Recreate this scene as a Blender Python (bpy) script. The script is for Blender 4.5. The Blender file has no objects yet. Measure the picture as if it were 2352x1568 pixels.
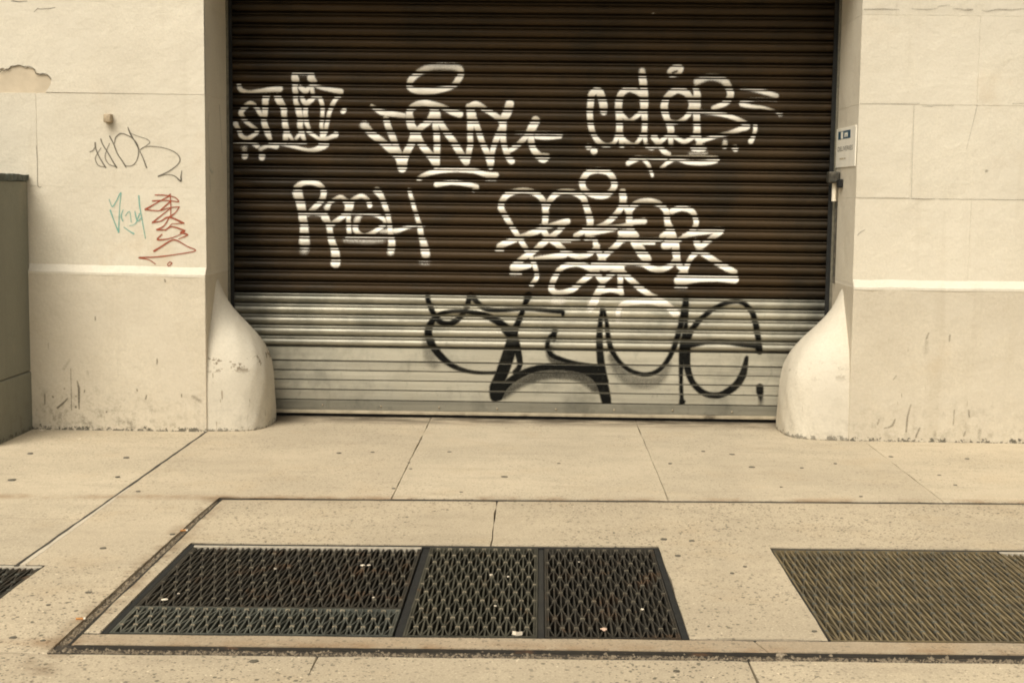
import bpy, bmesh, math, random
import numpy as np
from mathutils import Vector, Matrix
random.seed(7); np.random.seed(7)
R = math.radians
scene = bpy.context.scene
C = scene.collection

# ------------------------------------------------------------------ camera
F, CX, CY, H = 3267.0, 1176.0, 784.0, 1.55      # focal length / centre in px of a 2352 px wide picture; eye height
YAW, PITCH, ROLL = 0.019016, 0.102691, 0.0115
FW = np.array([-math.sin(YAW) * math.cos(PITCH), math.cos(YAW) * math.cos(PITCH), -math.sin(PITCH)])
_r = np.array([math.cos(YAW), math.sin(YAW), 0.0]); _d = np.cross(FW, _r)
RT = math.cos(ROLL) * _r - math.sin(ROLL) * _d
DN = math.sin(ROLL) * _r + math.cos(ROLL) * _d
cam_data = bpy.data.cameras.new('camera'); cam = bpy.data.objects.new('camera', cam_data); C.objects.link(cam)
cam_data.sensor_width = 36.0; cam_data.lens = 36.0 * F / 2352.0
cam_data.clip_start = 0.05; cam_data.clip_end = 2000
M = Matrix(((RT[0], -DN[0], -FW[0], 0), (RT[1], -DN[1], -FW[1], 0), (RT[2], -DN[2], -FW[2], H), (0, 0, 0, 1)))
cam.matrix_world = M
scene.camera = cam

# ------------------------------------------------------------------ light: bright overcast, open street
SUN_EL, SUN_AZ = 50.0, 205.0         # azimuth clockwise from +Y (into the wall): front and a little left
world = bpy.data.worlds.new('World'); scene.world = world; world.use_nodes = True
wn = world.node_tree; wn.nodes.clear()
wo = wn.nodes.new('ShaderNodeOutputWorld'); bg = wn.nodes.new('ShaderNodeBackground')
sky = wn.nodes.new('ShaderNodeTexSky'); sky.sky_type = 'NISHITA'; sky.sun_disc = False
sky.sun_elevation = R(SUN_EL); sky.sun_rotation = R(SUN_AZ); sky.air_density = 1.0; sky.dust_density = 6.0; sky.ozone_density = 0.5
hs = wn.nodes.new('ShaderNodeHueSaturation'); hs.inputs['Saturation'].default_value = 0.25
tint = wn.nodes.new('ShaderNodeMix'); tint.data_type = 'RGBA'; tint.blend_type = 'MULTIPLY'; tint.inputs[0].default_value = 1.0
tint.inputs[7].default_value = (1.0, 0.96, 0.875, 1)
wn.links.new(sky.outputs[0], hs.inputs['Color']); wn.links.new(hs.outputs[0], tint.inputs[6])
wn.links.new(tint.outputs[2], bg.inputs[0]); bg.inputs[1].default_value = 0.080
wn.links.new(bg.outputs[0], wo.inputs[0])
sd = bpy.data.lights.new('sun', 'SUN'); sd.energy = 1.1; sd.angle = R(36); sd.color = (1.0, 0.96, 0.885)
sun = bpy.data.objects.new('sun', sd); C.objects.link(sun)
_sv = Vector((math.sin(R(SUN_AZ)) * math.cos(R(SUN_EL)), math.cos(R(SUN_AZ)) * math.cos(R(SUN_EL)), math.sin(R(SUN_EL))))
sun.rotation_euler = _sv.to_track_quat('Z', 'Y').to_euler(); sun.location = (-3, -4, 9)
scene.view_settings.view_transform = 'Standard'; scene.view_settings.look = 'None'
scene.view_settings.gamma = 1.0; scene.view_settings.use_curve_mapping = False
scene.view_settings.exposure = 0.90
scene.render.engine = 'CYCLES'
scene.cycles.filter_width = 1.9

# ------------------------------------------------------------------ photo pixel -> point on a known surface
def ray(x, y): return FW * F + RT * (x - CX) + DN * (y - CY)
def gnd(x, y, z=0.0):
    v = ray(x, y); t = (z - H) / v[2]; return float(v[0] * t), float(v[1] * t)
def onY(x, y, Y):
    v = ray(x, y); t = Y / v[1]; return float(v[0] * t), float(H + v[2] * t)
def onX(x, y, X):
    v = ray(x, y); t = X / v[0]; return float(v[1] * t), float(H + v[2] * t)

# ------------------------------------------------------------------ object helpers
def tag(o, label=None, cat=None, group=None, kind=None):
    if label: o['label'] = label
    if cat: o['category'] = cat
    if group: o['group'] = group
    if kind: o['kind'] = kind
    return o
def link(name, me, mat=None, parent=None):
    o = bpy.data.objects.new(name, me); C.objects.link(o)
    if mat is not None and me is not None and not me.materials: me.materials.append(mat)
    if parent: o.parent = parent
    return o
def empty(name, loc=(0, 0, 0)):
    o = bpy.data.objects.new(name, None); C.objects.link(o); o.location = loc; o.empty_display_size = .1
    return o
PARENT_INV = {}
def kid(name, me, mat, parent):
    o = link(name, me, mat, parent); o.matrix_parent_inverse = Matrix.Translation(parent_origin(parent)).inverted(); return o
def parent_origin(p):
    v = Vector((0, 0, 0))
    while p is not None:
        if p.type == 'EMPTY': v += p.location
        p = None
    return v
def mesh(name, verts, faces, smooth=False):
    me = bpy.data.meshes.new(name); me.from_pydata([tuple(map(float, v)) for v in verts], [], faces); me.update()
    if smooth:
        for p in me.polygons: p.use_smooth = True
    return me
def from_bm(name, bm, smooth=False):
    bmesh.ops.recalc_face_normals(bm, faces=bm.faces)
    me = bpy.data.meshes.new(name); bm.to_mesh(me); bm.free()
    if smooth:
        for p in me.polygons: p.use_smooth = True
    return me
def add_box(bm, x0, x1, y0, y1, z0, z1):
    vs = [bm.verts.new(p) for p in ((x0,y0,z0),(x1,y0,z0),(x1,y1,z0),(x0,y1,z0),(x0,y0,z1),(x1,y0,z1),(x1,y1,z1),(x0,y1,z1))]
    for f in ((0,3,2,1),(4,5,6,7),(0,1,5,4),(1,2,6,5),(2,3,7,6),(3,0,4,7)): bm.faces.new([vs[i] for i in f])
    return vs
def box(name, x0, x1, y0, y1, z0, z1, ch=0.0, seg=1, shear=None):
    bm = bmesh.new(); add_box(bm, x0, x1, y0, y1, z0, z1)
    if ch: bmesh.ops.bevel(bm, geom=list(bm.edges), offset=ch, segments=seg, affect='EDGES', profile=.5)
    if shear:
        for v in bm.verts: shear(v)
    return from_bm(name, bm)
def prism(name, pts, z0, z1, ch=0.0, jitter=0.0, sub=0.0):
    """horizontal slab from a plan polygon (counter-clockwise not required)"""
    P = [Vector(p) for p in pts]
    if sub:
        Q = []
        for i, a in enumerate(P):
            b = P[(i + 1) % len(P)]; n = max(1, int((b - a).length / sub)); Q.append(a)
            t = (b - a).normalized(); nrm = Vector((-t.y, t.x))
            for k in range(1, n): Q.append(a + (b - a) * k / n + nrm * random.gauss(0, jitter))
        P = Q
    bm = bmesh.new()
    lo = [bm.verts.new((p[0], p[1], z0)) for p in P]; hi = [bm.verts.new((p[0], p[1], z1)) for p in P]
    top = bm.faces.new(hi); bm.faces.new(lo[::-1])
    n = len(P)
    for i in range(n): bm.faces.new((lo[i], lo[(i+1) % n], hi[(i+1) % n], hi[i]))
    if ch: bmesh.ops.bevel(bm, geom=list(top.edges), offset=ch, segments=1, affect='EDGES', profile=.5)
    return from_bm(name, bm)

# ------------------------------------------------------------------ materials
class NT:
    def __init__(s, name):
        s.m = bpy.data.materials.new(name); s.m.use_nodes = True; s.t = s.m.node_tree; s.t.nodes.clear()
        s.o = s.n('OutputMaterial'); s.b = s.n('BsdfPrincipled'); s.l(s.b.outputs[0], s.o.inputs[0])
        s.pos = s.n('NewGeometry').outputs['Position']
    def n(s, k, **kw):
        x = s.t.nodes.new('ShaderNode' + k)
        for a, b in kw.items(): setattr(x, a, b)
        return x
    def l(s, a, b): s.t.links.new(a, b)
    def put(s, v, sock):
        if hasattr(v, 'is_linked'): s.l(v, sock)
        else: sock.default_value = v
    def map(s, scale=(1, 1, 1), loc=(0, 0, 0), rot=(0, 0, 0), src=None):
        m = s.n('Mapping'); s.l(src or s.pos, m.inputs[0]); m.inputs['Scale'].default_value = scale
        m.inputs['Location'].default_value = loc; m.inputs['Rotation'].default_value = rot; return m.outputs[0]
    def noise(s, scale, detail=4, rough=.55, vec=None, dist=0):
        x = s.n('TexNoise'); s.l(vec or s.pos, x.inputs['Vector']); x.inputs['Scale'].default_value = scale
        x.inputs['Detail'].default_value = detail; x.inputs['Roughness'].default_value = rough; x.inputs['Distortion'].default_value = dist
        return x.outputs['Fac']
    def vor(s, scale, vec=None, out='Distance', rnd=1.0):
        x = s.n('TexVoronoi'); s.l(vec or s.pos, x.inputs['Vector']); x.inputs['Scale'].default_value = scale
        x.inputs['Randomness'].default_value = rnd; return x.outputs[out]
    def ramp(s, v, a, b, lo=0.0, hi=1.0):
        x = s.n('MapRange'); x.clamp = True; x.interpolation_type = 'SMOOTHSTEP'; s.put(v, x.inputs[0])
        for i, q in zip((1, 2, 3, 4), (a, b, lo, hi)): x.inputs[i].default_value = q
        return x.outputs[0]
    def math(s, op, a, b=0.0, clamp=False):
        x = s.n('Math', operation=op, use_clamp=clamp); s.put(a, x.inputs[0]); s.put(b, x.inputs[1]); return x.outputs[0]
    def mix(s, f, a, b, mode='MIX'):
        x = s.n('Mix', data_type='RGBA', blend_type=mode); s.put(f, x.inputs[0])
        for v, k in ((a, 6), (b, 7)):
            if hasattr(v, 'is_linked'): s.l(v, x.inputs[k])
            else: x.inputs[k].default_value = (*v[:3], 1)
        return x.outputs[2]
    def sep(s, ax):
        x = s.n('SeparateXYZ'); s.l(s.pos, x.inputs[0]); return x.outputs[ax]
    def bump(s, h, strength=.3, dist=.01, chain=None):
        x = s.n('Bump'); s.put(h, x.inputs['Height']); x.inputs['Strength'].default_value = strength; x.inputs['Distance'].default_value = dist
        if chain is not None: s.l(chain, x.inputs['Normal'])
        return x.outputs[0]
    def done(s, col, rough=.6, metal=0.0, normal=None, spec=None):
        if hasattr(col, 'is_linked'): s.l(col, s.b.inputs['Base Color'])
        else: s.b.inputs['Base Color'].default_value = (*col[:3], 1)
        s.put(rough, s.b.inputs['Roughness']); s.put(metal, s.b.inputs['Metallic'])
        if spec is not None: s.b.inputs['Specular IOR Level'].default_value = spec
        if normal is not None: s.l(normal, s.b.inputs['Normal'])
        return s.m

def rnd_tint(n, col, amt):
    r = n.n('ObjectInfo').outputs['Random']
    k = n.ramp(r, 0, 1, 1 - amt, 1 + amt)
    cmb = n.n('CombineColor'); [n.l(k, cmb.inputs[i]) for i in range(3)]
    return n.mix(1.0, col, cmb.outputs[0], 'MULTIPLY')

def m_masonry(name, ca, cb, grime=1.0, scuff=1.0, chips=False):
    n = NT(name)
    c = n.mix(n.ramp(n.noise(1.3, 5), .3, .7), ca, cb)
    c = n.mix(n.ramp(n.noise(5, 6, .65), .35, .75, 0, .35), c, [x * .90 for x in cb])
    c = n.mix(n.ramp(n.noise(70, 4, .8), .3, .7, 0, .40), c, [x * .74 for x in cb])
    c = n.mix(n.ramp(n.noise(420, 1), .52, .72, 0, .25), c, [min(1, x * 1.18) for x in ca])
    pt = n.ramp(n.noise(1.7, 3, .5, n.map((1, 1, 1), (11, 4, 6)), .6), .50, .55, 0, .38)
    c = n.mix(pt, c, [ca[0] * .90, ca[1] * .90, ca[2] * .91])                  # repainted patches
    run = n.ramp(n.noise(1, 5, .6, n.map((9, 9, .55), (3, 1, 4))), .54, .74, 0, .30)
    c = n.mix(run, c, [cb[0] * .80, cb[1] * .78, cb[2] * .74])                 # old rain runs
    # rusty water blotches
    c = n.mix(n.ramp(n.noise(2.2, 4, .6, n.map((1, 1, .8), (7, 3, 1))), .60, .80, 0, .35), c, (.52, .40, .25))
    z = n.sep(2)
    if grime:
        low = n.ramp(z, 0.0, .42, 1, 0)
        splash = n.math('MULTIPLY', low, n.ramp(n.noise(13, 9, .78), .46, .68))
        c = n.mix(n.math('MULTIPLY', splash, n.ramp(n.sep(0), -2.7, -2.3, .68 * grime, .34 * grime), True), c, (.11, .09, .055))
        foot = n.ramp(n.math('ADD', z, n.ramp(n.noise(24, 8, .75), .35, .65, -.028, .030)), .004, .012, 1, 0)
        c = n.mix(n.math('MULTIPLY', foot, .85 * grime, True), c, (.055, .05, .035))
        streak = n.ramp(n.noise(1, 5, .7, n.map((16, 16, 3.2), (1, 2, 5), (0, .18, 0))), .66, .74)
        streak = n.math('MULTIPLY', streak, n.ramp(z, .12, .62, 1, 0))
        c = n.mix(n.math('MULTIPLY', streak, .55 * scuff, True), c, (.16, .125, .08))
        scr = n.ramp(n.noise(1, 3, .5, n.map((30, 30, 5), (4, 9, 2), (0, .3, 0))), .71, .76)
        scr = n.math('MULTIPLY', scr, n.ramp(z, .2, .95, 1, .08))
        c = n.mix(n.math('MULTIPLY', scr, .6 * scuff, True), c, (.14, .11, .075))
    if chips:
        band = n.math('MULTIPLY', n.ramp(z, .36, .42), n.ramp(z, .47, .52, 1, 0))
        ch = n.math('MULTIPLY', band, n.ramp(n.noise(9, 5, .7, n.map((1, 1, 1.6), (2, 1, 7))), .56, .60))
        c = n.mix(n.math('MULTIPLY', ch, n.ramp(n.sep(0), -1, 1, .85, .35), True), c, (.15, .11, .065))
        vs_ = n.ramp(n.noise(1, 4, .6, n.map((26, 26, 6), (8, 2, 3), (0, .12, 0))), .66, .70)
        c = n.mix(n.math('MULTIPLY', n.math('MULTIPLY', vs_, n.ramp(z, .45, .52, 1, 0)), n.ramp(n.sep(0), -1, 1, .6, .25), True), c, (.20, .15, .09))
    pit = n.ramp(n.vor(9), .0, .035, 1, 0)
    c = n.mix(n.math('MULTIPLY', pit, n.ramp(n.noise(3, 2), .55, .62, 0, .55)), c, (.12, .10, .07))
    c = rnd_tint(n, c, .032)
    b = n.bump(n.noise(3.5, 5, .6), .55, .03); b = n.bump(n.noise(40, 6, .7), .45, .005, b)
    return n.done(c, .75, 0, b, .3)

def m_concrete(name, base, fleck=.6, warm=.3, fleck_scale=70):
    n = NT(name)
    d = [x * .80 for x in base]
    c = n.mix(n.ramp(n.noise(1.1, 6, .6), .3, .72), base, d)
    c = n.mix(n.ramp(n.noise(6, 6, .7), .42, .72, 0, .55), c, [x * .72 for x in base])
    c = n.mix(n.ramp(n.noise(2.3, 5, .6, n.map((1, 1, 1), (3, 8, 0))), .50, .75, 0, warm), c, (base[0] * .80, base[1] * .68, base[2] * .52))
    c = n.mix(n.ramp(n.noise(3, 5, .65, n.map((.5, 2.5, 1), (1, 8, 0))), .50, .70, 0, .50), c, [x * .68 for x in base])
    c = n.mix(n.ramp(n.noise(140, 3, .75), .35, .65, 0, .42), c, [x * .55 for x in base])
    c = n.mix(n.ramp(n.noise(110, 2, .6, n.map((1, 1, 1), (5, 1, 0))), .54, .70, 0, .40), c, [min(.8, x * 1.4) for x in base])
    big = n.ramp(n.noise(1.3, 4), .32, .60, .30, 1)
    def flecks(sc, t, loc, msc, m0, colr, k, c):
        v = n.vor(sc, n.map((1, .8, 1), loc, (0, 0, loc[0])))
        f = n.math('MULTIPLY', n.ramp(v, t * .7, t, 1, 0), n.ramp(n.noise(msc, 2, .5, n.map((1, 1, 1), loc)), m0, m0 + .06))
        return n.mix(n.math('MULTIPLY', n.math('MULTIPLY', f, big), k, True), c, colr)
    c = flecks(30, .27, (.4, .4, 0), 22, .50, (.075, .068, .045), fleck, c)
    c = flecks(52, .33, (1.2, .1, 0), 35, .48, (.09, .08, .055), fleck, c)
    c = flecks(85, .36, (2.7, 3.1, 0), 50, .50, (.11, .095, .065), fleck * .9, c)
    c = flecks(42, .20, (4.2, 2.1, 0), 24, .54, [min(.75, x * 1.5) for x in base], fleck, c)
    x, y = n.sep(0), n.sep(1)
    # threshold dirt with contact shade painted in; rust weeping from the steel frame
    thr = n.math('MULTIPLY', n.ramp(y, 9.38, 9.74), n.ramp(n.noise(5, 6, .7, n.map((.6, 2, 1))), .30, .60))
    c = n.mix(n.math('MULTIPLY', n.math('MAXIMUM', thr, n.math('MULTIPLY', n.ramp(y, 9.32, 9.62), n.math('MAXIMUM', n.ramp(x, -1.80, -1.35, 1, 0), n.ramp(x, 1.45, 1.72)))), .92, True), c, (.06, .045, .028))  # both ends also carry the guard stones' shadow, painted into the slab colour
    for (k0, k1, wd) in ((7.105, .043, .10), (4.725, .020, .09)):
        ln = n.math('SUBTRACT', y, n.math('ADD', n.math('MULTIPLY', n.math('ADD', x, 1.55), k1), k0))
        near = n.math('MULTIPLY', n.ramp(n.math('ABSOLUTE', ln), 0.0, wd, 1, 0), n.ramp(n.noise(3.2, 6, .68), .42, .64))
        c = n.mix(n.math('MULTIPLY', near, .60, True), c, (.22, .125, .055))
    sd_ = n.math('MULTIPLY', n.ramp(n.math('ABSOLUTE', n.math('ADD', x, 1.615)), .02, .10, 1, 0), n.ramp(n.noise(5, 6, .68), .40, .64))
    sd_ = n.math('MULTIPLY', sd_, n.ramp(y, 7.1, 7.2, 1, 0))
    c = n.mix(n.math('MULTIPLY', sd_, .65, True), c, (.16, .105, .055))
    c = rnd_tint(n, c, .055)
    b = n.bump(n.noise(9, 6, .6), .25, .012); b = n.bump(n.noise(130, 4, .7), .4, .003, b)
    return n.done(c, .82, 0, b, .25)

def m_simple(name, col, rough=.6, metal=0.0, var=.25, scale=20, bump=.15, bscale=120, second=None, sec=(.55, .7), sscale=6, tint=0.0):
    n = NT(name)
    c = n.mix(n.ramp(n.noise(scale, 5, .6), .3, .72), col, [x * (1 - var) for x in col])
    if second: c = n.mix(n.ramp(n.noise(sscale, 6, .65, n.map((1, 1, 1), (2, 5, 3))), *sec), c, second)
    if tint: c = rnd_tint(n, c, tint)
    return n.done(c, n.ramp(n.noise(scale * .7, 3), .3, .7, max(0, rough - .08), min(1, rough + .1)), metal, n.bump(n.noise(bscale, 4), bump, .002))

def m_slat(name, col, rough, metal, streaky, dirt, tint, spec=.5):
    n = NT(name)
    st = n.noise(1, 5, .6, n.map((1.2, 6, 30)))
    c = n.mix(n.ramp(st, .35, .7, 0, streaky), col, [x * .62 for x in col])
    c = n.mix(n.ramp(n.noise(2.6, 6, .65), .42, .70, 0, .7), c, dirt)
    c = n.mix(n.ramp(n.noise(14, 6, .7, n.map((1, 1, .6), (3, 0, 1))), .55, .75, 0, .5), c, dirt)
    c = n.mix(n.ramp(n.noise(90, 3, .6), .62, .74, 0, .35), c, dirt)
    ends = n.math('MAXIMUM', n.ramp(n.sep(0), -2.13, -1.45, 1, 0), n.ramp(n.sep(0), 1.55, 1.99, 0, 1))
    ends = n.math('MULTIPLY', ends, n.ramp(n.noise(3.2, 5), .30, .62, .15, 1.0))
    c = n.mix(n.math('MULTIPLY', ends, .88), c, [x * .36 for x in dirt])       # patchy darkening towards both slat ends
    c = rnd_tint(n, c, tint)
    return n.done(c, n.ramp(n.noise(4, 4), .3, .7, rough - .08, rough + .12), metal, n.bump(n.noise(2.4, 3, .5, n.map((1, 1, 3))), .30, .01), spec)

def m_paint(name, col, dens=1.0, rough=.45, spec=.4):
    """aerosol / marker paint: a film whose edge thins out with the stored coverage"""
    n = NT(name)
    a = n.n('Attribute', attribute_name='coverage').outputs['Fac']
    gr = n.ramp(n.noise(170, 2, .6), .25, .75, -.22, .22)
    edge = n.math('MULTIPLY', n.math('MULTIPLY', a, n.math('SUBTRACT', 1.0, a)), 4.0)
    k = n.math('ADD', a, n.math('MULTIPLY', gr, edge), True)
    k = n.math('MULTIPLY', k, n.ramp(n.noise(7, 5, .6), .25, .6, .80 * dens, dens), True)
    tr = n.n('BsdfTransparent'); mx = n.n('MixShader')
    n.l(k, mx.inputs[0]); n.l(tr.outputs[0], mx.inputs[1]); n.l(n.b.outputs[0], mx.inputs[2]); n.l(mx.outputs[0], n.o.inputs[0])
    return n.done(n.mix(n.ramp(n.noise(30, 3), .3, .7, 0, .25), col, [x * .86 for x in col]), rough, 0, None, spec)

W_UP = m_masonry('cream_painted_masonry', (.665, .605, .475), (.60, .54, .42), 0)
W_LO = m_masonry('cream_painted_plinth', (.60, .535, .41), (.525, .46, .345), 1.0)
W_LED = m_masonry('pale_cream_ledge', (.69, .63, .505), (.65, .59, .47), 0)  # slightly lighter cream than the wall and plinth
W_GUARD = m_masonry('cream_painted_guard', (.62, .565, .45), (.56, .505, .395), .75, 1.2, True)
BARE = m_simple('bare_tan_plaster', (.57, .475, .335), .9, 0, .15, 9, .4, 60)
TEAL = m_masonry('grey_green_painted_render', (.215, .21, .16), (.18, .178, .135), .8, .3)
TEAL_CAP = m_simple('dark_grey_coping', (.085, .095, .075), .8, 0, .4, 14, .4, 40)
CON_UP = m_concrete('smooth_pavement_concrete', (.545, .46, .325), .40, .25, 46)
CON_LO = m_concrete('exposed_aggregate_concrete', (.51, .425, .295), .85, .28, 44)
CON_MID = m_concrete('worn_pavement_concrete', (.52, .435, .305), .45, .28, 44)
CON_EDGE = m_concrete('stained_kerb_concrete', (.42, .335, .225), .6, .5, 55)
GUM = m_simple('blackened_gum', (.105, .09, .062), .6, 0, .3, 40)
BROWN = m_slat('brown_slat_paint', (.050, .031, .0135), .5, .0, .35, (.024, .019, .011), .10, .18)
GALV = m_slat('dull_galvanised_steel', (.46, .43, .335), .42, .35, .5, (.17, .17, .135), .12, .5)
BARM = m_slat('grimy_bottom_bar_steel', (.22, .205, .155), .55, .2, .5, (.075, .073, .055), .05, .35)
RAIL = m_simple('dark_guide_rail_steel', (.009, .009, .007), .8, .1, .4, 15)
BLACK = m_simple('black_rubber', (.008, .008, .006), .8)
IRON = m_simple('worn_grating_iron', (.075, .070, .048), .55, .3, .5, 9, .3, 90, (.13, .075, .035), (.60, .75), 7, .12)
IRON_DK = m_simple('dark_grating_iron', (.040, .034, .023), .6, .2, .5, 9, .3, 90, (.085, .048, .023), (.52, .70), 6, .12)
IRON_BLUE = m_simple('polished_grating_iron', (.125, .13, .105), .45, .4, .5, 9, .3, 90, (.07, .06, .04), (.55, .75), 9, .12)
IRON_OLIVE = m_simple('dusty_olive_grating_iron', (.23, .175, .088), .6, .3, .4, 9, .3, 90, (.11, .090, .055), (.46, .68), 6, .12)
OLIVE_DK = m_simple('dusty_crimped_iron', (.10, .080, .045), .7, .2, .4, 9, .3, 90, (.17, .13, .07), (.52, .7), 9, .12)
RIVET = m_simple('bright_worn_rivet', (.38, .32, .22), .35, .6, .3, 60)
KNOT = m_simple('rubbed_knot_iron', (.20, .17, .115), .5, .3, .5, 12, .2, 80, (.06, .045, .03), (.48, .7), 8)
EDGE_WHITE = m_simple('worn_bright_edge_steel', (.55, .49, .38), .5, .2, .3, 25, .2, 80, (.16, .12, .08), (.58, .7), 14)
STEEL_EDGE = m_simple('rusty_edge_steel', (.022, .018, .012), .7, .3, .5, 14, .4, 60, (.10, .05, .022), (.60, .76), 5)
MUD = m_simple('dirt_packed_channel', (.050, .038, .023), .95, 0, .6, 30, 1.0, 60, (.22, .165, .10), (.54, .68), 28)
MUD2 = m_simple('dirt_in_side_channel', (.085, .065, .04), .95, 0, .6, 30, 1.0, 60, (.24, .18, .11), (.46, .62), 24)
PIT = m_simple('dark_vault_render', (.020, .018, .012), .9, 0, .5, 5)
SILT = m_simple('silt_under_grating', (.040, .036, .024), .95, 0, .5, 30, .8, 80, (.13, .105, .06), (.5, .68), 14)
CRUMB = m_simple('grit_crumbs', (.30, .24, .16), .9, 0, .6, 120)
LITTER = m_simple('pale_litter', (.78, .68, .52), .7, 0, .2, 60)
PINK = m_simple('pinkish_litter', (.66, .45, .32), .6, 0, .2, 60)
CORK = m_simple('orange_cork_paper', (.55, .24, .06), .7, 0, .35, 90)
LEAF = m_simple('dry_leaf', (.22, .105, .035), .8, 0, .4, 40)
ASPH = m_simple('asphalt', (.05, .048, .043), .9, 0, .3, 30, .5, 150)
EARTH = m_simple('ground_earth', (.12, .10, .07), .95)
SIGN_W = m_simple('white_sign_face', (.86, .81, .68), .5, 0, .08, 12)
SIGN_B = m_simple('blue_sign_print', (.028, .085, .13), .5, 0, .1, 12)
SIGN_K = m_simple('faded_black_print', (.19, .18, .15), .6, 0, .2, 60)
SIGN_T = m_simple('faded_brown_print', (.34, .26, .13), .6, 0, .2, 60)
BOXM = m_simple('weathered_cast_metal', (.13, .115, .085), .55, .4, .7, 30, .4, 70, (.05, .05, .04), (.45, .6), 25)
PIPE = m_simple('white_conduit_paint', (.80, .72, .56), .5, 0, .1, 15)
P_WHITE = m_paint('white_aerosol_paint', (.88, .83, .715), 1.0)
P_BLACK = m_paint('black_aerosol_paint', (.0045, .0045, .0035), 1.0, .8, .1)
P_MARK = m_paint('black_marker_ink', (.075, .065, .045), .85)
P_TEAL = m_paint('teal_marker_ink', (.14, .40, .33), .72)
P_RED = m_paint('rust_red_marker_ink', (.30, .055, .018), .92)
P_SCUFF = m_paint('rubbed_in_dirt', (.13, .105, .065), .85, .8, .2)
P_CRACK = m_paint('hairline_crack_dirt', (.10, .085, .06), .8)

# ------------------------------------------------------------------ main dimensions (metres)
YS = 9.80            # plane of the roller shutter
YP, YW = 9.08, 9.115 # plinth face, wall face above it
XL, XR = -2.146, 1.998
TOP = 3.08           # soffit of the opening

# ------------------------------------------------------------------ ground, road, kerb
def rect(name, x0, x1, y0, y1, z): return mesh(name, [(x0,y0,z),(x1,y0,z),(x1,y1,z),(x0,y1,z)], [(0,1,2,3)])
tag(link('ground', rect('ground', -400, 400, -400, 400, -.95), EARTH), kind='structure')
tag(link('road', rect('road', -60, 60, -14, 3.02, -.13), ASPH), kind='structure')
tag(link('kerb', box('kerb', -30, 30, 3.0, 3.16, -.6, 0.0, .012, 2), CON_EDGE), kind='structure')

# ------------------------------------------------------------------ pavement slabs
pav = tag(empty('pavement'), kind='structure')
J = .004
def A_(x): return 7.105 + .043 * (x + 1.59)      # far edge of the steel vault frame
def G1(x): return 6.135 + .032 * (x + 1.5)       # far edge of the gratings
def G0(x): return 4.862 + .022 * (x + 1.5)       # near edge of the gratings
def B1(x): return 4.725 + .020 * (x + 1.5)       # inner edge of the near channel
def B0(x): return B1(x) - .105                   # outer edge of the near channel
XF0, XF1, XFT = -1.640, -1.592, -1.622                        # side channel
slabs = {}
def slab(key, pts, mat, z=0.0, j=.0016):
    o = kid('slab', prism('slab', pts, -.10, z, .004, j, .12), mat, pav); slabs[key] = o; return o
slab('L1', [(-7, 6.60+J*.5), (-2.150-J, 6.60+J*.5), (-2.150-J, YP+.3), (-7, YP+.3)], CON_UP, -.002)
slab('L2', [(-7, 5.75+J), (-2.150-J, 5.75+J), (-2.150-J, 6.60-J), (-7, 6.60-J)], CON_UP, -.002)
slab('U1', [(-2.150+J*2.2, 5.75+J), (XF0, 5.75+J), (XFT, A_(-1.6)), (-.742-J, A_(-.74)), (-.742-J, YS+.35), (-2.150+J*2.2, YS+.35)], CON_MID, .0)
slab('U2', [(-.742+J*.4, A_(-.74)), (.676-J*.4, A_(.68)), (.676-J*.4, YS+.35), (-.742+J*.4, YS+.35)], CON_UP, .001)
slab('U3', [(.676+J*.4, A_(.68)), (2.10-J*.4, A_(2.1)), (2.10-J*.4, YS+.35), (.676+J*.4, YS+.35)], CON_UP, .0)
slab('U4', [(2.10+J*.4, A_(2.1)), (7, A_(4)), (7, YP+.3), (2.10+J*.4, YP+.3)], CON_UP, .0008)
slab('M2', [(-2.035, 4.62), (XF0, 4.62), (XF0, 5.75-J*.6), (-2.035, 5.75-J*.6)], CON_LO, .001)
slab('M3', [(-7, 4.62), (-2.035-J, 4.62), (-2.035-J, 4.80), (-3.05, 4.80), (-3.05, 5.75-J), (-7, 5.75-J)], CON_LO, 0)
EB = 4.61
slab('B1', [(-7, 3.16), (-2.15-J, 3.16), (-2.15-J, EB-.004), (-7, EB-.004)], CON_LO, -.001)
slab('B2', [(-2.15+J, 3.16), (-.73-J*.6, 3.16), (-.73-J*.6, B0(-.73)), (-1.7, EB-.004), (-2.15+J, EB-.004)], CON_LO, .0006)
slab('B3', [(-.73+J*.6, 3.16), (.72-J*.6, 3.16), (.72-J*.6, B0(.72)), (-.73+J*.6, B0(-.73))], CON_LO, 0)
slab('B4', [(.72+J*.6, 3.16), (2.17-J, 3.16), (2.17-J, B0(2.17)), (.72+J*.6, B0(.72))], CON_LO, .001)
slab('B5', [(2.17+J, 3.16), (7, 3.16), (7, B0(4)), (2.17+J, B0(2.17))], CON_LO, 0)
A2 = lambda x: A_(x) - .058                       # thin dark joint along the far side of the frame
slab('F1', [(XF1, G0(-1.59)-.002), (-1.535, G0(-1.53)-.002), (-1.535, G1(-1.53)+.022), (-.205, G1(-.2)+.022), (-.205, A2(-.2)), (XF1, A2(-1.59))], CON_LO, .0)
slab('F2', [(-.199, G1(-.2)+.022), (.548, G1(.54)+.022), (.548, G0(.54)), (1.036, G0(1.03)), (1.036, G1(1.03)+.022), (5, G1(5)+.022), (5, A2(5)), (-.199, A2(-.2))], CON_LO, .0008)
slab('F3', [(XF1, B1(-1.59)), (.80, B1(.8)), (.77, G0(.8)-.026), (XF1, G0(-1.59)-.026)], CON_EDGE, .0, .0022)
slab('F4', [(.806, B1(.8)), (5, B1(5)), (5, G0(5)-.026), (.776, G0(.8)-.026)], CON_EDGE, .0008, .0022)
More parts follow.
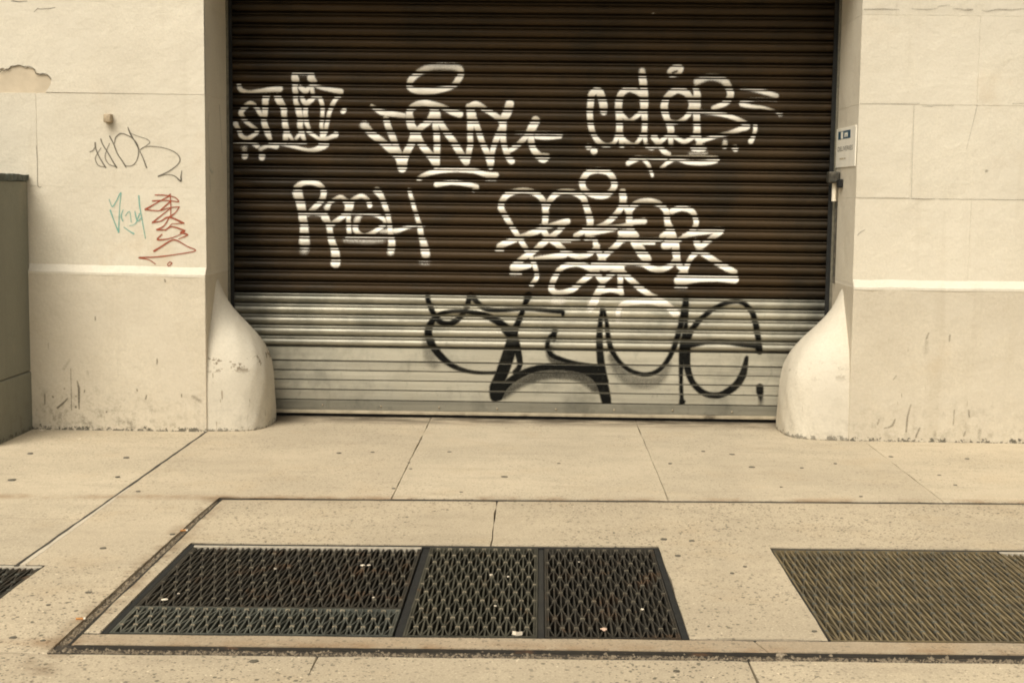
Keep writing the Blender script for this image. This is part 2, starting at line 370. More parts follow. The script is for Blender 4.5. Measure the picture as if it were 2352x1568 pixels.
TAR = m_simple('dirt_filled_joint', (.035, .028, .018), .9, 0, .6, 25, .5, 60, (.16, .12, .075), (.60, .74), 12)
LIT_EDGE = m_concrete('lit_edge_concrete', (.62, .54, .41), .1, .2, 40)
kid('joint_filler', prism('joint_filler', [(-2.1600, 5.72), (-2.1425, 5.72), (-2.1425, YP), (-2.1560, YP)], -.09, .0006, 0, .0016, .09), TAR, pav)
kid('lit_edge_strip', prism('lit_edge_strip', [(-2.1422, 5.74), (-2.120, 5.74), (-2.130, 7.3), (-2.1422, 7.3)], -.09, .0012, .0004, .0018, .12), LIT_EDGE, pav)  # pale strip painting the light caught on the slab's chamfered edge
kid('joint_filler', prism('joint_filler', [(-2.9, 5.742), (XF0, 5.744), (XF0, 5.756), (-2.9, 5.758)], -.09, -.005, 0, .001, .10), TAR, pav)
# bedding under the joints and the vault below the gratings
tag(link('bedding', box('bedding', -30, 30, 3.15, YS+.3, -.94, -.62), EARTH), kind='structure')
def pitbox(name, x0, x1, y0, y1, z0, mat):
    bm = bmesh.new(); vs = add_box(bm, x0, x1, y0, y1, z0, -.06)
    bm.faces.remove([f for f in bm.faces if all(abs(v.co.z + .06) < 1e-6 for v in f.verts)][0])
    return tag(link(name, from_bm(name, bm), mat), kind='structure')
pitbox('vault_floor', -1.54, .555, G0(-1.5)-.02, G1(.5)+.05, -.60, PIT)
pitbox('silt_bed', 1.03, 3.4, G0(1.0)-.02, G1(3.3)+.05, -.075, SILT)
pitbox('vault_floor', -3.06, -2.03, 4.79, 5.76, -.60, PIT)

# flattened gum on the slabs: (pixel position in the 2352 px picture, size in metres)
def z5(x, y): return (x * .594 / 1.7415, (1800 + y * .594) / 1.7415)
def z6(x, y): return ((1300 + x * .5952) / 1.7415, (1800 + y * .5952) / 1.7415)
def z7(x, y): return ((2600 + x * .636) / 1.7415, (1800 + y * .636) / 1.7415)
gum = [(z5(80,200),.034),(z5(793,180),.022),(z5(930,278),.022),(z5(695,660),.024),(z5(595,960),.022),(z5(325,1043),.016),(z5(90,1263),.022),(z5(290,1283),.015),
       (z5(1160,567),.02),(z5(1710,1422),.025),(z5(205,22),.03),(z5(850,50),.028),(z6(95,20),.026),(z6(320,14),.02),(z6(835,12),.022),(z6(565,85),.014),(z6(577,127),.016),
       (z6(1205,180),.032),(z6(460,258),.018),(z6(915,283),.015),(z6(1570,90),.018),(z6(2320,90),.018),(z6(2278,600),.028),(z7(515,27),.026),(z7(335,8),.02),(z7(1515,42),.024),
       (z7(1165,85),.018),(z7(1818,157),.018),(z7(955,112),.016),(z7(640,107),.03),(z7(125,85),.018),(z7(825,232),.014),(z7(1325,292),.016),(z7(85,562),.024),(z7(262,570),.024),
       (z7(598,733),.017),(z7(515,775),.017),(z7(175,665),.025),(z7(165,1390),.02),(z7(1035,1140),.018),(z7(1995,55),.026),(z7(1920,220),.02)]
def pick_slab(x, y):
    if x < -2.15: return 'L1' if y > 6.6 else ('L2' if y > 5.75 else 'M3')
    if y > A_(x): return 'U1' if x < -.742 else 'U2' if x < .676 else 'U3' if x < 2.1 else 'U4'
    if x < XF0: return 'U1' if y > 5.75 else ('M2' if y > 4.62 else 'B2')
    if y < B0(x): return 'B2' if x < -.73 else 'B3' if x < .72 else 'B4'
    return 'F1' if x < -.2 else 'F2'
for (p, s) in gum:
    x, y = gnd(*p); N = 11; r = [s * .68 * random.uniform(.78, 1.15) for _ in range(N)]
    vs = [(x, y, .0042)]
    for k in range(N): a = 2 * math.pi * k / N; vs.append((x + r[k] * .85 * math.cos(a), y + r[k] * .85 * math.sin(a), .0036))
    for k in range(N): a = 2 * math.pi * k / N; vs.append((x + r[k] * math.cos(a), y + r[k] * math.sin(a), -.004))
    fs = [(0, 1 + k, 1 + (k + 1) % N) for k in range(N)] + [(1 + k, 1 + N + k, 1 + N + (k + 1) % N, 1 + (k + 1) % N) for k in range(N)]
    kid('gum_spot', mesh('gum_spot', vs, fs), GUM, slabs[pick_slab(x, y)])

# ------------------------------------------------------------------ steel frame round the gratings
fr = tag(empty('vault_frame', (0, 5.9, 0)), 'dirt-packed rusty steel frame let into the pavement around the gratings', 'steel frame')
def strip(name, pts, z0, z1, mat, par, sub=.15, j=.0012): return kid(name, prism(name, pts, z0, z1, 0, j, sub), mat, par)
strip('channel', [(-1.70, EB), (5, B0(5)+.002), (5, B1(5)-.003), (XF0, B1(-1.6)-.003)], -.08, -.005, MUD, fr)
strip('channel', [(XF0-.004, EB+.02), (XF1+.004, B1(-1.59)), (XF1+.004, A2(-1.59)), (XFT-.003, A_(-1.6))], -.08, -.010, MUD2, fr)
strip('edge_bar', [(XF1+.012, B1(-1.59)-.040), (5, B1(5)-.040), (5, B1(5)-.003), (XF1+.012, B1(-1.59)-.003)], -.09, -.003, STEEL_EDGE, fr)
strip('edge_bar', [(-1.66, B0(-1.6)+.004), (5, B0(5)+.004), (5, B0(5)+.014), (-1.66, B0(-1.6)+.014)], -.09, -.004, STEEL_EDGE, fr)
strip('edge_bar', [(XF1-.013, B1(-1.59)), (XF1-.002, B1(-1.59)), (XF1-.002, A2(-1.59)), (XF1-.013, A2(-1.59))], -.09, -.004, STEEL_EDGE, fr)
strip('edge_bar', [(XF1-.02, A2(-1.59)+.002), (5, A2(5)+.002), (5, A_(5)-.006), (XF1-.02, A_(-1.59)-.006)], -.09, -.004, STEEL_EDGE, fr, .10, .004)
DK = RAIL
def liner(pts, z, m=DK):
    z = max(z, -.005); strip('angle_liner', pts, -.10, z, m, fr, .3, .0006)
liner([(-1.533, G0(-1.5)-.02), (-1.509, G0(-1.5)-.02), (-1.509, G1(-1.5)+.02), (-1.533, G1(-1.5)+.02)], -.014)
liner([(-1.508, G1(-1.5)-.006), (.546, G1(.54)-.006), (.546, G1(.54)+.021), (-1.508, G1(-1.5)+.021)], -.016)
liner([(.522, G0(.52)-.012), (.546, G0(.54)-.012), (.546, G1(.54)-.007), (.522, G1(.52)-.007)], -.010)
liner([(-1.60, G0(-1.59)-.025), (5, G0(5)-.025), (5, G0(5)-.004), (-1.60, G0(-1.59)-.004)], -.030)
liner([(1.038, G1(1.03)-.006), (5, G1(5)-.006), (5, G1(5)+.021), (1.038, G1(1.03)+.021)], -.014)
liner([(1.0375, G0(1.03)-.003), (1.047, G0(1.04)-.003), (1.047, G1(1.04)-.007), (1.0375, G1(1.03)-.007)], -.003, STEEL_EDGE)
for (a, b) in ((-.500, -.468), (.008, .034)):
    kid('support_beam', box('support_beam', a, b, G0(0)-.01, G1(0)+.0, -.16, -.012, .003), PIT if a > -.1 else RAIL, fr)
# grit lying in the channels and along the gratings
def crumbs(name, spots, label, smin=.003, smax=.010, mat=CRUMB):
    vs, fs = [], []
    for (x, y, z) in spots:
        s = random.uniform(smin, smax) * (1 if random.random() < .93 else 1.5); b = len(vs)
        for k in range(5):
            a = k * 2.4 + random.random(); vs.append((x + s * math.cos(a) * random.uniform(.5, 1), y + s * math.sin(a) * random.uniform(.5, 1), z + s * random.uniform(-.2, .25)))
        vs.append((x, y, z + s * random.uniform(.5, .9)))
        for k in range(5): fs.append((b + k, b + (k + 1) % 5, b + 5))
    return tag(link(name, mesh(name, vs, fs), mat), label, 'grit', kind='stuff')
sp = [(x, B0(x)+.014 + min(abs(random.gauss(0, .022)), .06), -.005) for x in np.random.uniform(-1.66, 2.3, 1500)]
sp += [(random.uniform(XF0 + (XFT - XF0) * (y - 4.6) / 2.5, XF1-.012), y, -.010) for y in np.random.uniform(4.6, 7.0, 520)]
crumbs('grit', sp, 'loose grit and crumbs packed in the frame channels', .003, .011)
sp = []
for _ in range(420):
    x = 1.93 + abs(random.gauss(0, .07)) * -1 + random.uniform(-.10, .03); y = YS - .02 - abs(random.gauss(0, .12)); sp.append((x, max(9.2, y), .003))
crumbs('leaf_debris', sp, 'dark leaf debris blown against the foot of the shutter', .004, .012, LEAF)

# ------------------------------------------------------------------ riveted gratings
PITCH_B = .0254
def grating(label, x0, x1, y0, y1, mat, edge=None, edge_mat=None, rows=.118, ztop=-.006, phase=0, thick=.0062, group=None, rivet_mat=RIVET, rs=.0055, crimp_mat=None):
    g = tag(empty('pavement_grating', ((x0 + x1) / 2, (y0(x0) + y1(x0)) / 2, ztop)), label, 'grating', group)
    n = int(round((x1 - x0 - .012) / PITCH_B)); p = (x1 - x0 - .012) / n
    ya, yb = y0((x0 + x1) / 2), y1((x0 + x1) / 2); L = yb - ya
    # the panel is straight; its skew follows the frame
    k = (y1(x1) - y1(x0)) / (x1 - x0)
    def put(name, me, m, x, y=0):
        o = kid(name, me, m, g); o.location = (x, y + k * (x - (x0 + x1) / 2), 0); return o
    bar = box('bearing_bar', -thick / 2, thick / 2, ya + .004, yb - .004, ztop - .040, ztop)
    for i in range(n + 1): put('bearing_bar', bar, mat, x0 + .006 + i * p)
    rw = max(1, int(round(L / rows))); dy = L / rw
    def crimp(flip):
        bm = bmesh.new(); w = p / 2 - thick / 2 - .0016; t = .0025; pts = []
        for r in range(rw + 1):
            s = 1 if (r + flip) % 2 == 0 else -1
            y = ya + .008 + r * (L - .016) / rw
            q = .16 * dy
            if r > 0: pts.append((s * w, y - q))
            if r < rw: pts.append((s * w, y + q))
        prev = None
        for (x, y) in pts:
            ring = [bm.verts.new((x - t, y, ztop - .034)), bm.verts.new((x + t, y, ztop - .034)), bm.verts.new((x + t, y, ztop - .0015)), bm.verts.new((x - t, y, ztop - .0015))]
            if prev:
                for a in range(4): bm.faces.new((prev[a], prev[(a+1) % 4], ring[(a+1) % 4], ring[a]))
            prev = ring
        return from_bm('crimped_bar', bm)
    cm = [crimp(0), crimp(1)]
    for i in range(n): put('crimped_bar', cm[(i + phase) % 2], crimp_mat or mat, x0 + .006 + (i + .5) * p)
    # rivet heads at every knot
    vs, fs = [], []
    for i in range(n + 1):
        for r in range(rw + 1):
            if (r + i + phase) % 2 == 0: continue
            xx = x0 + .006 + i * p; y = ya + .008 + r * (L - .016) / rw + k * (xx - (x0 + x1) / 2); b = len(vs); e = rs * random.uniform(.7, 1.1); h = p * .36
            ww = h if random.random() < .9 else h * .6
            vs += [(xx - ww, y - e, ztop - .006), (xx + ww, y - e, ztop - .006), (xx + ww, y + e, ztop - .006), (xx - ww, y + e, ztop - .006),
                   (xx - ww * .85, y - e * .7, ztop + .0012), (xx + ww * .85, y - e * .7, ztop + .0012), (xx + ww * .85, y + e * .7, ztop + .0008), (xx - ww * .85, y + e * .7, ztop + .0008)]
            fs += [(b+4, b+5, b+6, b+7), (b, b+1, b+5, b+4), (b+1, b+2, b+6, b+5), (b+2, b+3, b+7, b+6), (b+3, b, b+4, b+7)]
    o = kid('rivets', mesh('rivets', vs, fs), rivet_mat, g); o['kind'] = 'stuff'
    # side bars and end bars
    for (a, b, nm) in ((x0 - .006, x0 + .001, 'side_bar'), (x1 - .001, x1 + .006, 'side_bar')):
        put(nm, box(nm, -(b - a) / 2, (b - a) / 2, ya, yb, ztop - .05, ztop + .001), mat, (a + b) / 2)
    for (s, e) in ((ya, 0), (yb, 1)):
        em = edge_mat if (edge_mat and edge == e) else mat; wdt = .024 if (edge_mat and edge == e) else .006
        nm = 'end_bar'; bm = bmesh.new(); vv = add_box(bm, x0 - .006, x1 + .006, s - (wdt if e else .0), s + (.0 if e else wdt), ztop - .045, ztop + .003)
        for v in bm.verts: v.co.y += k * (v.co.x - (x0 + x1) / 2)
        kid(nm, from_bm(nm, bm), em, g)
    return g
SPL = gnd(640, 1389)[1]
grating('wide dark pavement grating with a pale worn edge bar', -1.500, -.512, lambda x: SPL + .004 + .02 * x, lambda x: G1(x) - .012, IRON_DK, 1, EDGE_WHITE, rivet_mat=KNOT, rs=.006)
grating('narrow polished grey-blue grating strip in front of the wide dark one', -1.500, -.512, lambda x: G0(x) + .004, lambda x: SPL - .004 + .02 * x, IRON_BLUE, rows=.125, rivet_mat=RIVET, thick=.006)
grating('square grating with many bright rivets between the two steel beams', -.462, .002, lambda x: G0(x) + .004, lambda x: G1(x) - .012, IRON, phase=1)
grating('square rusty grating beside the plain concrete strip', .042, .512, lambda x: G0(x) + .004, lambda x: G1(x) - .012, IRON_DK, rivet_mat=KNOT)
grating('wide olive grating choked with silt', 1.048, 2.040, lambda x: G0(x) + .004, lambda x: G1(x) - .012, IRON_OLIVE, rivet_mat=IRON_BLUE, thick=.0075, rs=.008, crimp_mat=OLIVE_DK)
grating('silted grating with a pale edge bar next to the olive one', 2.062, 3.250, lambda x: G0(x) + .004, lambda x: G1(x) - .012, IRON_OLIVE, 1, EDGE_WHITE, rivet_mat=IRON_BLUE, crimp_mat=OLIVE_DK)
grating('dark grating in front of the grey-green block, pale edge bar at its back', -3.030, -2.052, lambda x: 4.82, lambda x: 5.735, IRON_DK, 1, EDGE_WHITE, rivet_mat=IRON_BLUE)

# ------------------------------------------------------------------ piers of the building
def zW(y, x=300): return onY(x, y, YW)[1]
def block(par, x0, x1, z0, z1, mat=W_UP, y0=YW, y1=YS + .30, name='stone_block', shear=None):
    return kid(name, box(name, x0, x1, y0, y1, z0 + .0001, z1 - .0001, .0009, 1, shear), mat, par)
pl = tag(empty('masonry_pier', (-4, 9.4, 0)), 'cream painted masonry pier scrawled with black, teal and red marker', 'wall')
zl = [zW(622), zW(430), zW(216), zW(5), 4.2]
lz = [onY(70, 622, YP)[1], onY(470, 632, YP)[1]]       # ledge height at both ends (it is not quite level)
xe = [onY(70, 622, YP)[0], onY(470, 632, YP)[0]]
def ledge_dz(x): return (lz[1] - lz[0]) / (xe[1] - xe[0]) * (x - xe[1])
ZL = lz[1]
kid('plinth', box('plinth', -8, XL, YP, YS + .30, -.05, ZL, .004, 1, lambda v: setattr(v.co, 'z', v.co.z + (ledge_dz(max(v.co.x, -3.6)) if v.co.z > .5 else 0))), W_LO, pl)
def wedge(name, x0, x1, z0, par, dz=lambda x: 0, hgt=.052):
    prof = [(YP - .002, z0 - .012), (YP - .002, z0 + .004), (YW + .002, z0 + hgt), (YS + .2, z0 + hgt), (YS + .2, z0 - .012)]
    vs, fs = [], []; N = 14
    for i in range(N + 1):
        x = x0 + (x1 - x0) * i / N; w = random.gauss(0, .0012)
        vs += [(x, y + (w if y < YW else 0), z + dz(x) + w) for (y, z) in prof]
    for i in range(N):
        for a in range(5): fs.append((i*5 + a, i*5 + (a+1) % 5, i*5 + 5 + (a+1) % 5, i*5 + 5 + a))
    fs += [(4, 3, 2, 1, 0), tuple(N*5 + a for a in range(5))]
    bm = bmesh.new(); V = [bm.verts.new(v) for v in vs]; [bm.faces.new([V[i] for i in f]) for f in fs]
    return kid(name, from_bm(name, bm), W_LED, par)
wedge('ledge', -3.6, XL - .001, ZL - .004, pl, ledge_dz)
zb = ZL + .046
block(pl, -8, XL, zb - .03, zl[1])
xv = onY(86, 380, YW)[0]
block(pl, -8, xv, zl[1], zl[2], W_UP, YW - .002); block(pl, xv, XL, zl[1], zl[2])
# course with the flaked patch: bare tan core, paint coat around it
block(pl, -8, XL, zl[2], zl[3], BARE, YW + .006)
def coat():
    px = [(-8, None)]
    patch = [(0,158),(8,156),(12,160),(20,157),(26,152),(38,151),(45,149),(52,152),(58,156),(66,153),(72,157),(80,160),(84,167),(92,170),(104,171),(113,176),(118,182),(117,193),(112,203),(104,212)]
    P = [(-8.0, zl[2] + .0002), (-8.0, zl[3] - .0002), (XL, zl[3] - .0002), (XL, zl[2] + .0002)]
    for (x, y) in reversed(patch):
        X, Z = onY(x, y, YW); P.append((X + random.gauss(0, .002), max(Z + random.gauss(0, .002), zl[2] + .002)))
    P.append((-3.75, onY(0, 158, YW)[1])); P.append((-3.9, zl[2] + .001))
    P = [p for i, p in enumerate(P)]
    bm = bmesh.new(); f = [bm.verts.new((x, YW - .002, z)) for x, z in P]; b = [bm.verts.new((x, YW + .02, z)) for x, z in P]
    bm.faces.new(f); bm.faces.new(b[::-1])
    for i in range(len(P)): bm.faces.new((f[i], b[i], b[(i+1) % len(P)], f[(i+1) % len(P)]))
    return from_bm('paint_coat', bm)
kid('paint_coat', coat(), W_UP, pl)
kid('paint_coat', box('paint_coat', XL - .008, XL + .001, YW + .02, YS + .2, zl[2] + .001, zl[3] - .001), W_UP, pl)
block(pl, -8, XL, zl[3], 4.2)
# square anchor head
ax, az = onY(252, 272, YW)
bm = bmesh.new(); add_box(bm, ax - .026, ax + .022, YW - .055, YW + .01, az - .03, az + .026)
bmesh.ops.bevel(bm, geom=list(bm.edges), offset=.008, segments=2, affect='EDGES', profile=.5)
kid('anchor_bolt', from_bm('anchor_bolt', bm, True), m_simple('painted_anchor_bolt', (.42, .33, .21), .7, 0, .3, 40), pl)

pr = tag(empty('masonry_pier', (4, 9.4, 0)), 'clean cream painted masonry pier of large blocks beside the deliveries sign', 'wall')
zr = [0, onY(2100, 457, YW)[1], onY(2100, 241, YW)[1], onY(2100, 36, YW)[1], 4.2]
ZLr = onY(2100, 661, YP)[1]
kid('plinth', box('plinth', XR, 8, YP, YS + .30, -.05, ZLr, .004), W_LO, pr)
wedge('ledge', XR + .001, 3.6, ZLr - .004, pr)
def bx(px, y): return onY(px, y, YW)[0]
zbr = ZLr + .046
for (z0, z1, cuts) in ((zbr - .03, zr[1], [bx(2227, 550)]), (zr[1], zr[2], [bx(2093, 350)]), (zr[2], zr[3], [bx(2248, 140)]), (zr[3], 4.2, [bx(2060, 15)])):
    xs = [XR] + cuts + [8]
    for i in range(len(xs) - 1):
        block(pr, xs[i] + (.0003 if i else 0), xs[i+1] - .0003, z0 + random.uniform(0, .001), z1, W_UP, YW + random.uniform(-.0012, .0012))
up = tag(empty('upper_wall', (0, 9.4, 3.4)), 'cream masonry wall over the shutter opening, above the piers', 'wall')
kid('lintel', box('lintel', XL + .002, XR - .002, YW, YS - .07, TOP, 4.2, .003), W_UP, up)
kid('wall', box('wall', -14, 14, YW + .003, YS + .30, 4.2025, 12, .003), W_UP, up)
kid('backing', box('backing', -8, 8, YS + .302, YS + .5, 0, 4.19), PIT, up)

# ------------------------------------------------------------------ grey-green block in the corner
blk = tag(empty('projecting_block', (-3.8, 8.4, 0)), 'grey-green rendered block jutting from the wall, waist seam and dark coping', 'wall')
xb = -3.285; zt = onX(66, 416, xb)[1]; zs = onX(66, 853, xb)[1]
kid('render_panel', box('render_panel', -4.9, xb, 8.40, YP + .02, -.03, zs - .004, .006), TEAL, blk)
kid('render_panel', box('render_panel', -4.9, xb - .004, 8.405, YP + .02, zs, zt, .006), TEAL, blk)
def rough_cap():
    bm = bmesh.new(); add_box(bm, -4.9, xb + .004, 8.395, YP + .02, zt + .001, zt + .04)
    bmesh.ops.subdivide_edges(bm, edges=[e for e in bm.edges if abs(e.verts[0].co.y - e.verts[1].co.y) > .5], cuts=24)
    for v in bm.verts:
        if v.co.z > zt + .02 or v.co.x > -4: v.co += Vector((random.gauss(0, .004) if v.co.x > -4 else 0, 0, random.gauss(0, .003)))
    return from_bm('coping', bm)
kid('coping', rough_cap(), TEAL_CAP, blk)

# ------------------------------------------------------------------ guard stones at the feet of the jambs
PROF = [(0, 1.0), (.06, 1.0), (.15, 1.0), (.25, .998), (.34, .985), (.41, .955), (.47, .915), (.53, .85), (.60, .735), (.66, .60), (.72, .45), (.78, .31), (.84, .20), (.89, .13), (.93, .085), (.97, .045), (1.0, .0)]
def guard(label, side, rx, zscale, yf, yb):
    X0 = XL if side > 0 else XR
    yc, ry = (yf + yb) / 2, (yb - yf) / 2
    bm = bmesh.new(); rings = []; N = 40
    zz = np.interp(np.linspace(0, 1, 44), np.linspace(0, 1, len(PROF)), [p[0] for p in PROF]); ss = np.interp(zz, [p[0] for p in PROF], [p[1] for p in PROF])
    for z, s in zip(zz, ss):
        ring = []; e = .60 + .50 * max(0.0, min(1.0, (z - .42) / .40))
        for k in range(N + 1):
            t = -math.pi / 2 + math.pi * k / N; c, sn = math.cos(t), math.sin(t)
            wob = 1 + .012 * math.sin(5 * t + 9 * z) * s + .006 * math.sin(13 * t - 20 * z)
            x = X0 + side * (rx * s * (abs(c) ** e) * wob - .012); y = yc + ry * max(s, 0) ** .62 * math.copysign(abs(sn) ** e, sn)
            ring.append(bm.verts.new((x, y, z * zscale - .01)))
        rings.append(ring)
    for a, b in zip(rings, rings[1:]):
        for k in range(N): bm.faces.new((a[k], a[k+1], b[k+1], b[k]))
    bm.faces.new(rings[0][::-1])
    me = from_bm('guard_stone', bm, True)
    o = link('guard_stone', me, W_GUARD); tag(o, label, 'guard stone'); return o
guard('chipped bell-shaped cream guard stone at foot of the pier with marker scrawls', 1, .372, 1.0, YP + .012, YS - .03)
guard('smooth bell-shaped cream guard stone below the deliveries sign', -1, .395, .985, YP + .012, YS - .03)

# ------------------------------------------------------------------ roller shutter
sh = tag(empty('roller_shutter', (0, YS, 0)), 'graffiti-covered brown and bare metal roller shutter between cream piers', 'shutter')
def zS(x, y): return onY(x / 1.7415, y / 1.7415, YS - .012)[1]
z_galv = zS(1950, 1183.5)
# profile of one curved slat: (fraction of pitch from its top, projection towards the street in m)
SP = [(0.0, -.028), (.012, .004), (.05, .0075), (.12, .0070), (.14, -.014), (.195, -.014), (.212, .007), (.25, .0135), (.32, .0190), (.40, .0218), (.49, .0222), (.58, .0205), (.66, .0172), (.74, .0120), (.80, .0050), (.825, -.004), (.835, -.028), (1.0, -.028)]
FP = [(0.0, .006), (.895, .006), (.905, -.016), (1.0, -.016)]
rows = []            # (z_top, z_bottom, kind)
PB, PG = .0793, .0745
z = z_galv
rowsb = []
for i in range(28):
    rowsb.append((z + PB, z, 'brown')); z += PB
rows += rowsb[::-1]
z = z_galv
for i in range(5):
    rows.append((z, z - PG, 'galv')); z -= PG
zf = [z] + [zS(1950, q) for q in (1454.6, 1491, 1529, 1568, 1608.6)]
for a, b in zip(zf, zf[1:]): rows.append((a, b, 'flat'))
X0, X1 = XL + .012, XR - .012
def slat_mesh(pitch, prof, kind):
    vs, fs = [], []
    N = len(prof); nx = 6
    for i in range(nx + 1):
        x = X0 + (X1 - X0) * i / nx
        for (f, o) in prof: vs.append((x, -o, -f * pitch))
    for i in range(nx):
        for k in range(N - 1): fs.append((i*N + k, i*N + k + 1, (i+1)*N + k + 1, (i+1)*N + k))
    return mesh('slat', vs, fs, kind != 'flat')
cache = {}
zprof_z, zprof_o, paintable = [], [], []
for (a, b, kind) in rows:
    key = (kind, round(a - b, 4)); prof = FP if kind == 'flat' else SP
    if key not in cache: cache[key] = slat_mesh(a - b, prof, kind)
    o = kid('slat', cache[key], BROWN if kind == 'brown' else GALV, sh)
    if o.data.materials[0] != (BROWN if kind == 'brown' else GALV): o.data.materials[0] = BROWN if kind == 'brown' else GALV
    o.location = (0, YS + random.gauss(0, .0004), a); o.rotation_euler.y = random.gauss(0, .00025)
    for (f, oo) in prof: zprof_z.append(a - f * (a - b) * .9999); zprof_o.append(oo)
zprof_z = np.array(zprof_z)[::-1]; zprof_o = np.array(zprof_o)[::-1]
ZR = np.array([r[0] for r in rows]); ZRB = np.array([r[1] for r in rows]); KIND = [r[2] for r in rows]
def phase(zv):
    """fraction down the slat, for every height"""
    i = np.clip(np.searchsorted(-ZR, -zv, side='right') - 1, 0, len(ZR) - 1)
    return (ZR[i] - zv) / (ZR[i] - ZRB[i]), np.array([KIND[j] == 'flat' for j in i])
# bottom bar: riveted plate with a projecting foot, rubber seal
zb1 = zf[-1]; zb0 = zS(1950, 1647)
bb = kid('bottom_bar', box('bottom_bar', X0, X1, YS - .008, YS + .01, zb0, zb1 - .001, .0015), BARM, sh)
kid('foot_rail', box('foot_rail', X0 + .02, X1 - .02, YS - .036, YS + .01, zb0 - .022, zb0 - .001, .002), m_simple('worn_foot_rail', (.46, .39, .27), .5, .2, .3, 12, .2, 60, (.10, .08, .05), (.55, .7), 3), sh)
kid('rubber_seal', box('rubber_seal', X0, X1, YS - .004, YS + .012, -.002, zb0 - .023), BLACK, sh)
bm = bmesh.new(); bmesh.ops.create_uvsphere(bm, u_segments=10, v_segments=6, radius=.0075)
for v in bm.verts: v.co.y *= .6
rv = from_bm('rivet', bm, True)
for (cx, cy) in ((-470, 742), (-115, 750), (237, 757), (590, 765), (947, 768), (1300, 772), (1655, 775), (2015, 785)):
    X, Z = onY((1600 + cx * .659) / 1.7415, (1130 + cy * .659) / 1.7415, YS - .01)
    o = link('rivet', rv, RIVET, bb); o.location = (X, YS - .010, Z)
for (a, b) in ((XL, XL + .040), (XR - .044, XR)):
    bm = bmesh.new(); add_box(bm, a, b, YS - .048, YS - .040, -.002, TOP + .05)
    add_box(bm, a if a < 0 else b - .006, a + .006 if a < 0 else b, YS - .0398, YS + .06, -.002, TOP + .05)
    kid('guide_rail', from_bm('guide_rail', bm), RAIL, sh)
    s = 1 if a < 0 else -1; e0 = (a if a < 0 else b)
    xa, xb2 = sorted((e0 + s * .001, e0 + s * .016))
    kid('edge_angle', box('edge_angle', xa, xb2, YS - .062, YS - .0485, .6, TOP + .04, .002), m_simple('grimy_edge_angle', (.17, .155, .11), .7, .1, .4, 30), sh)

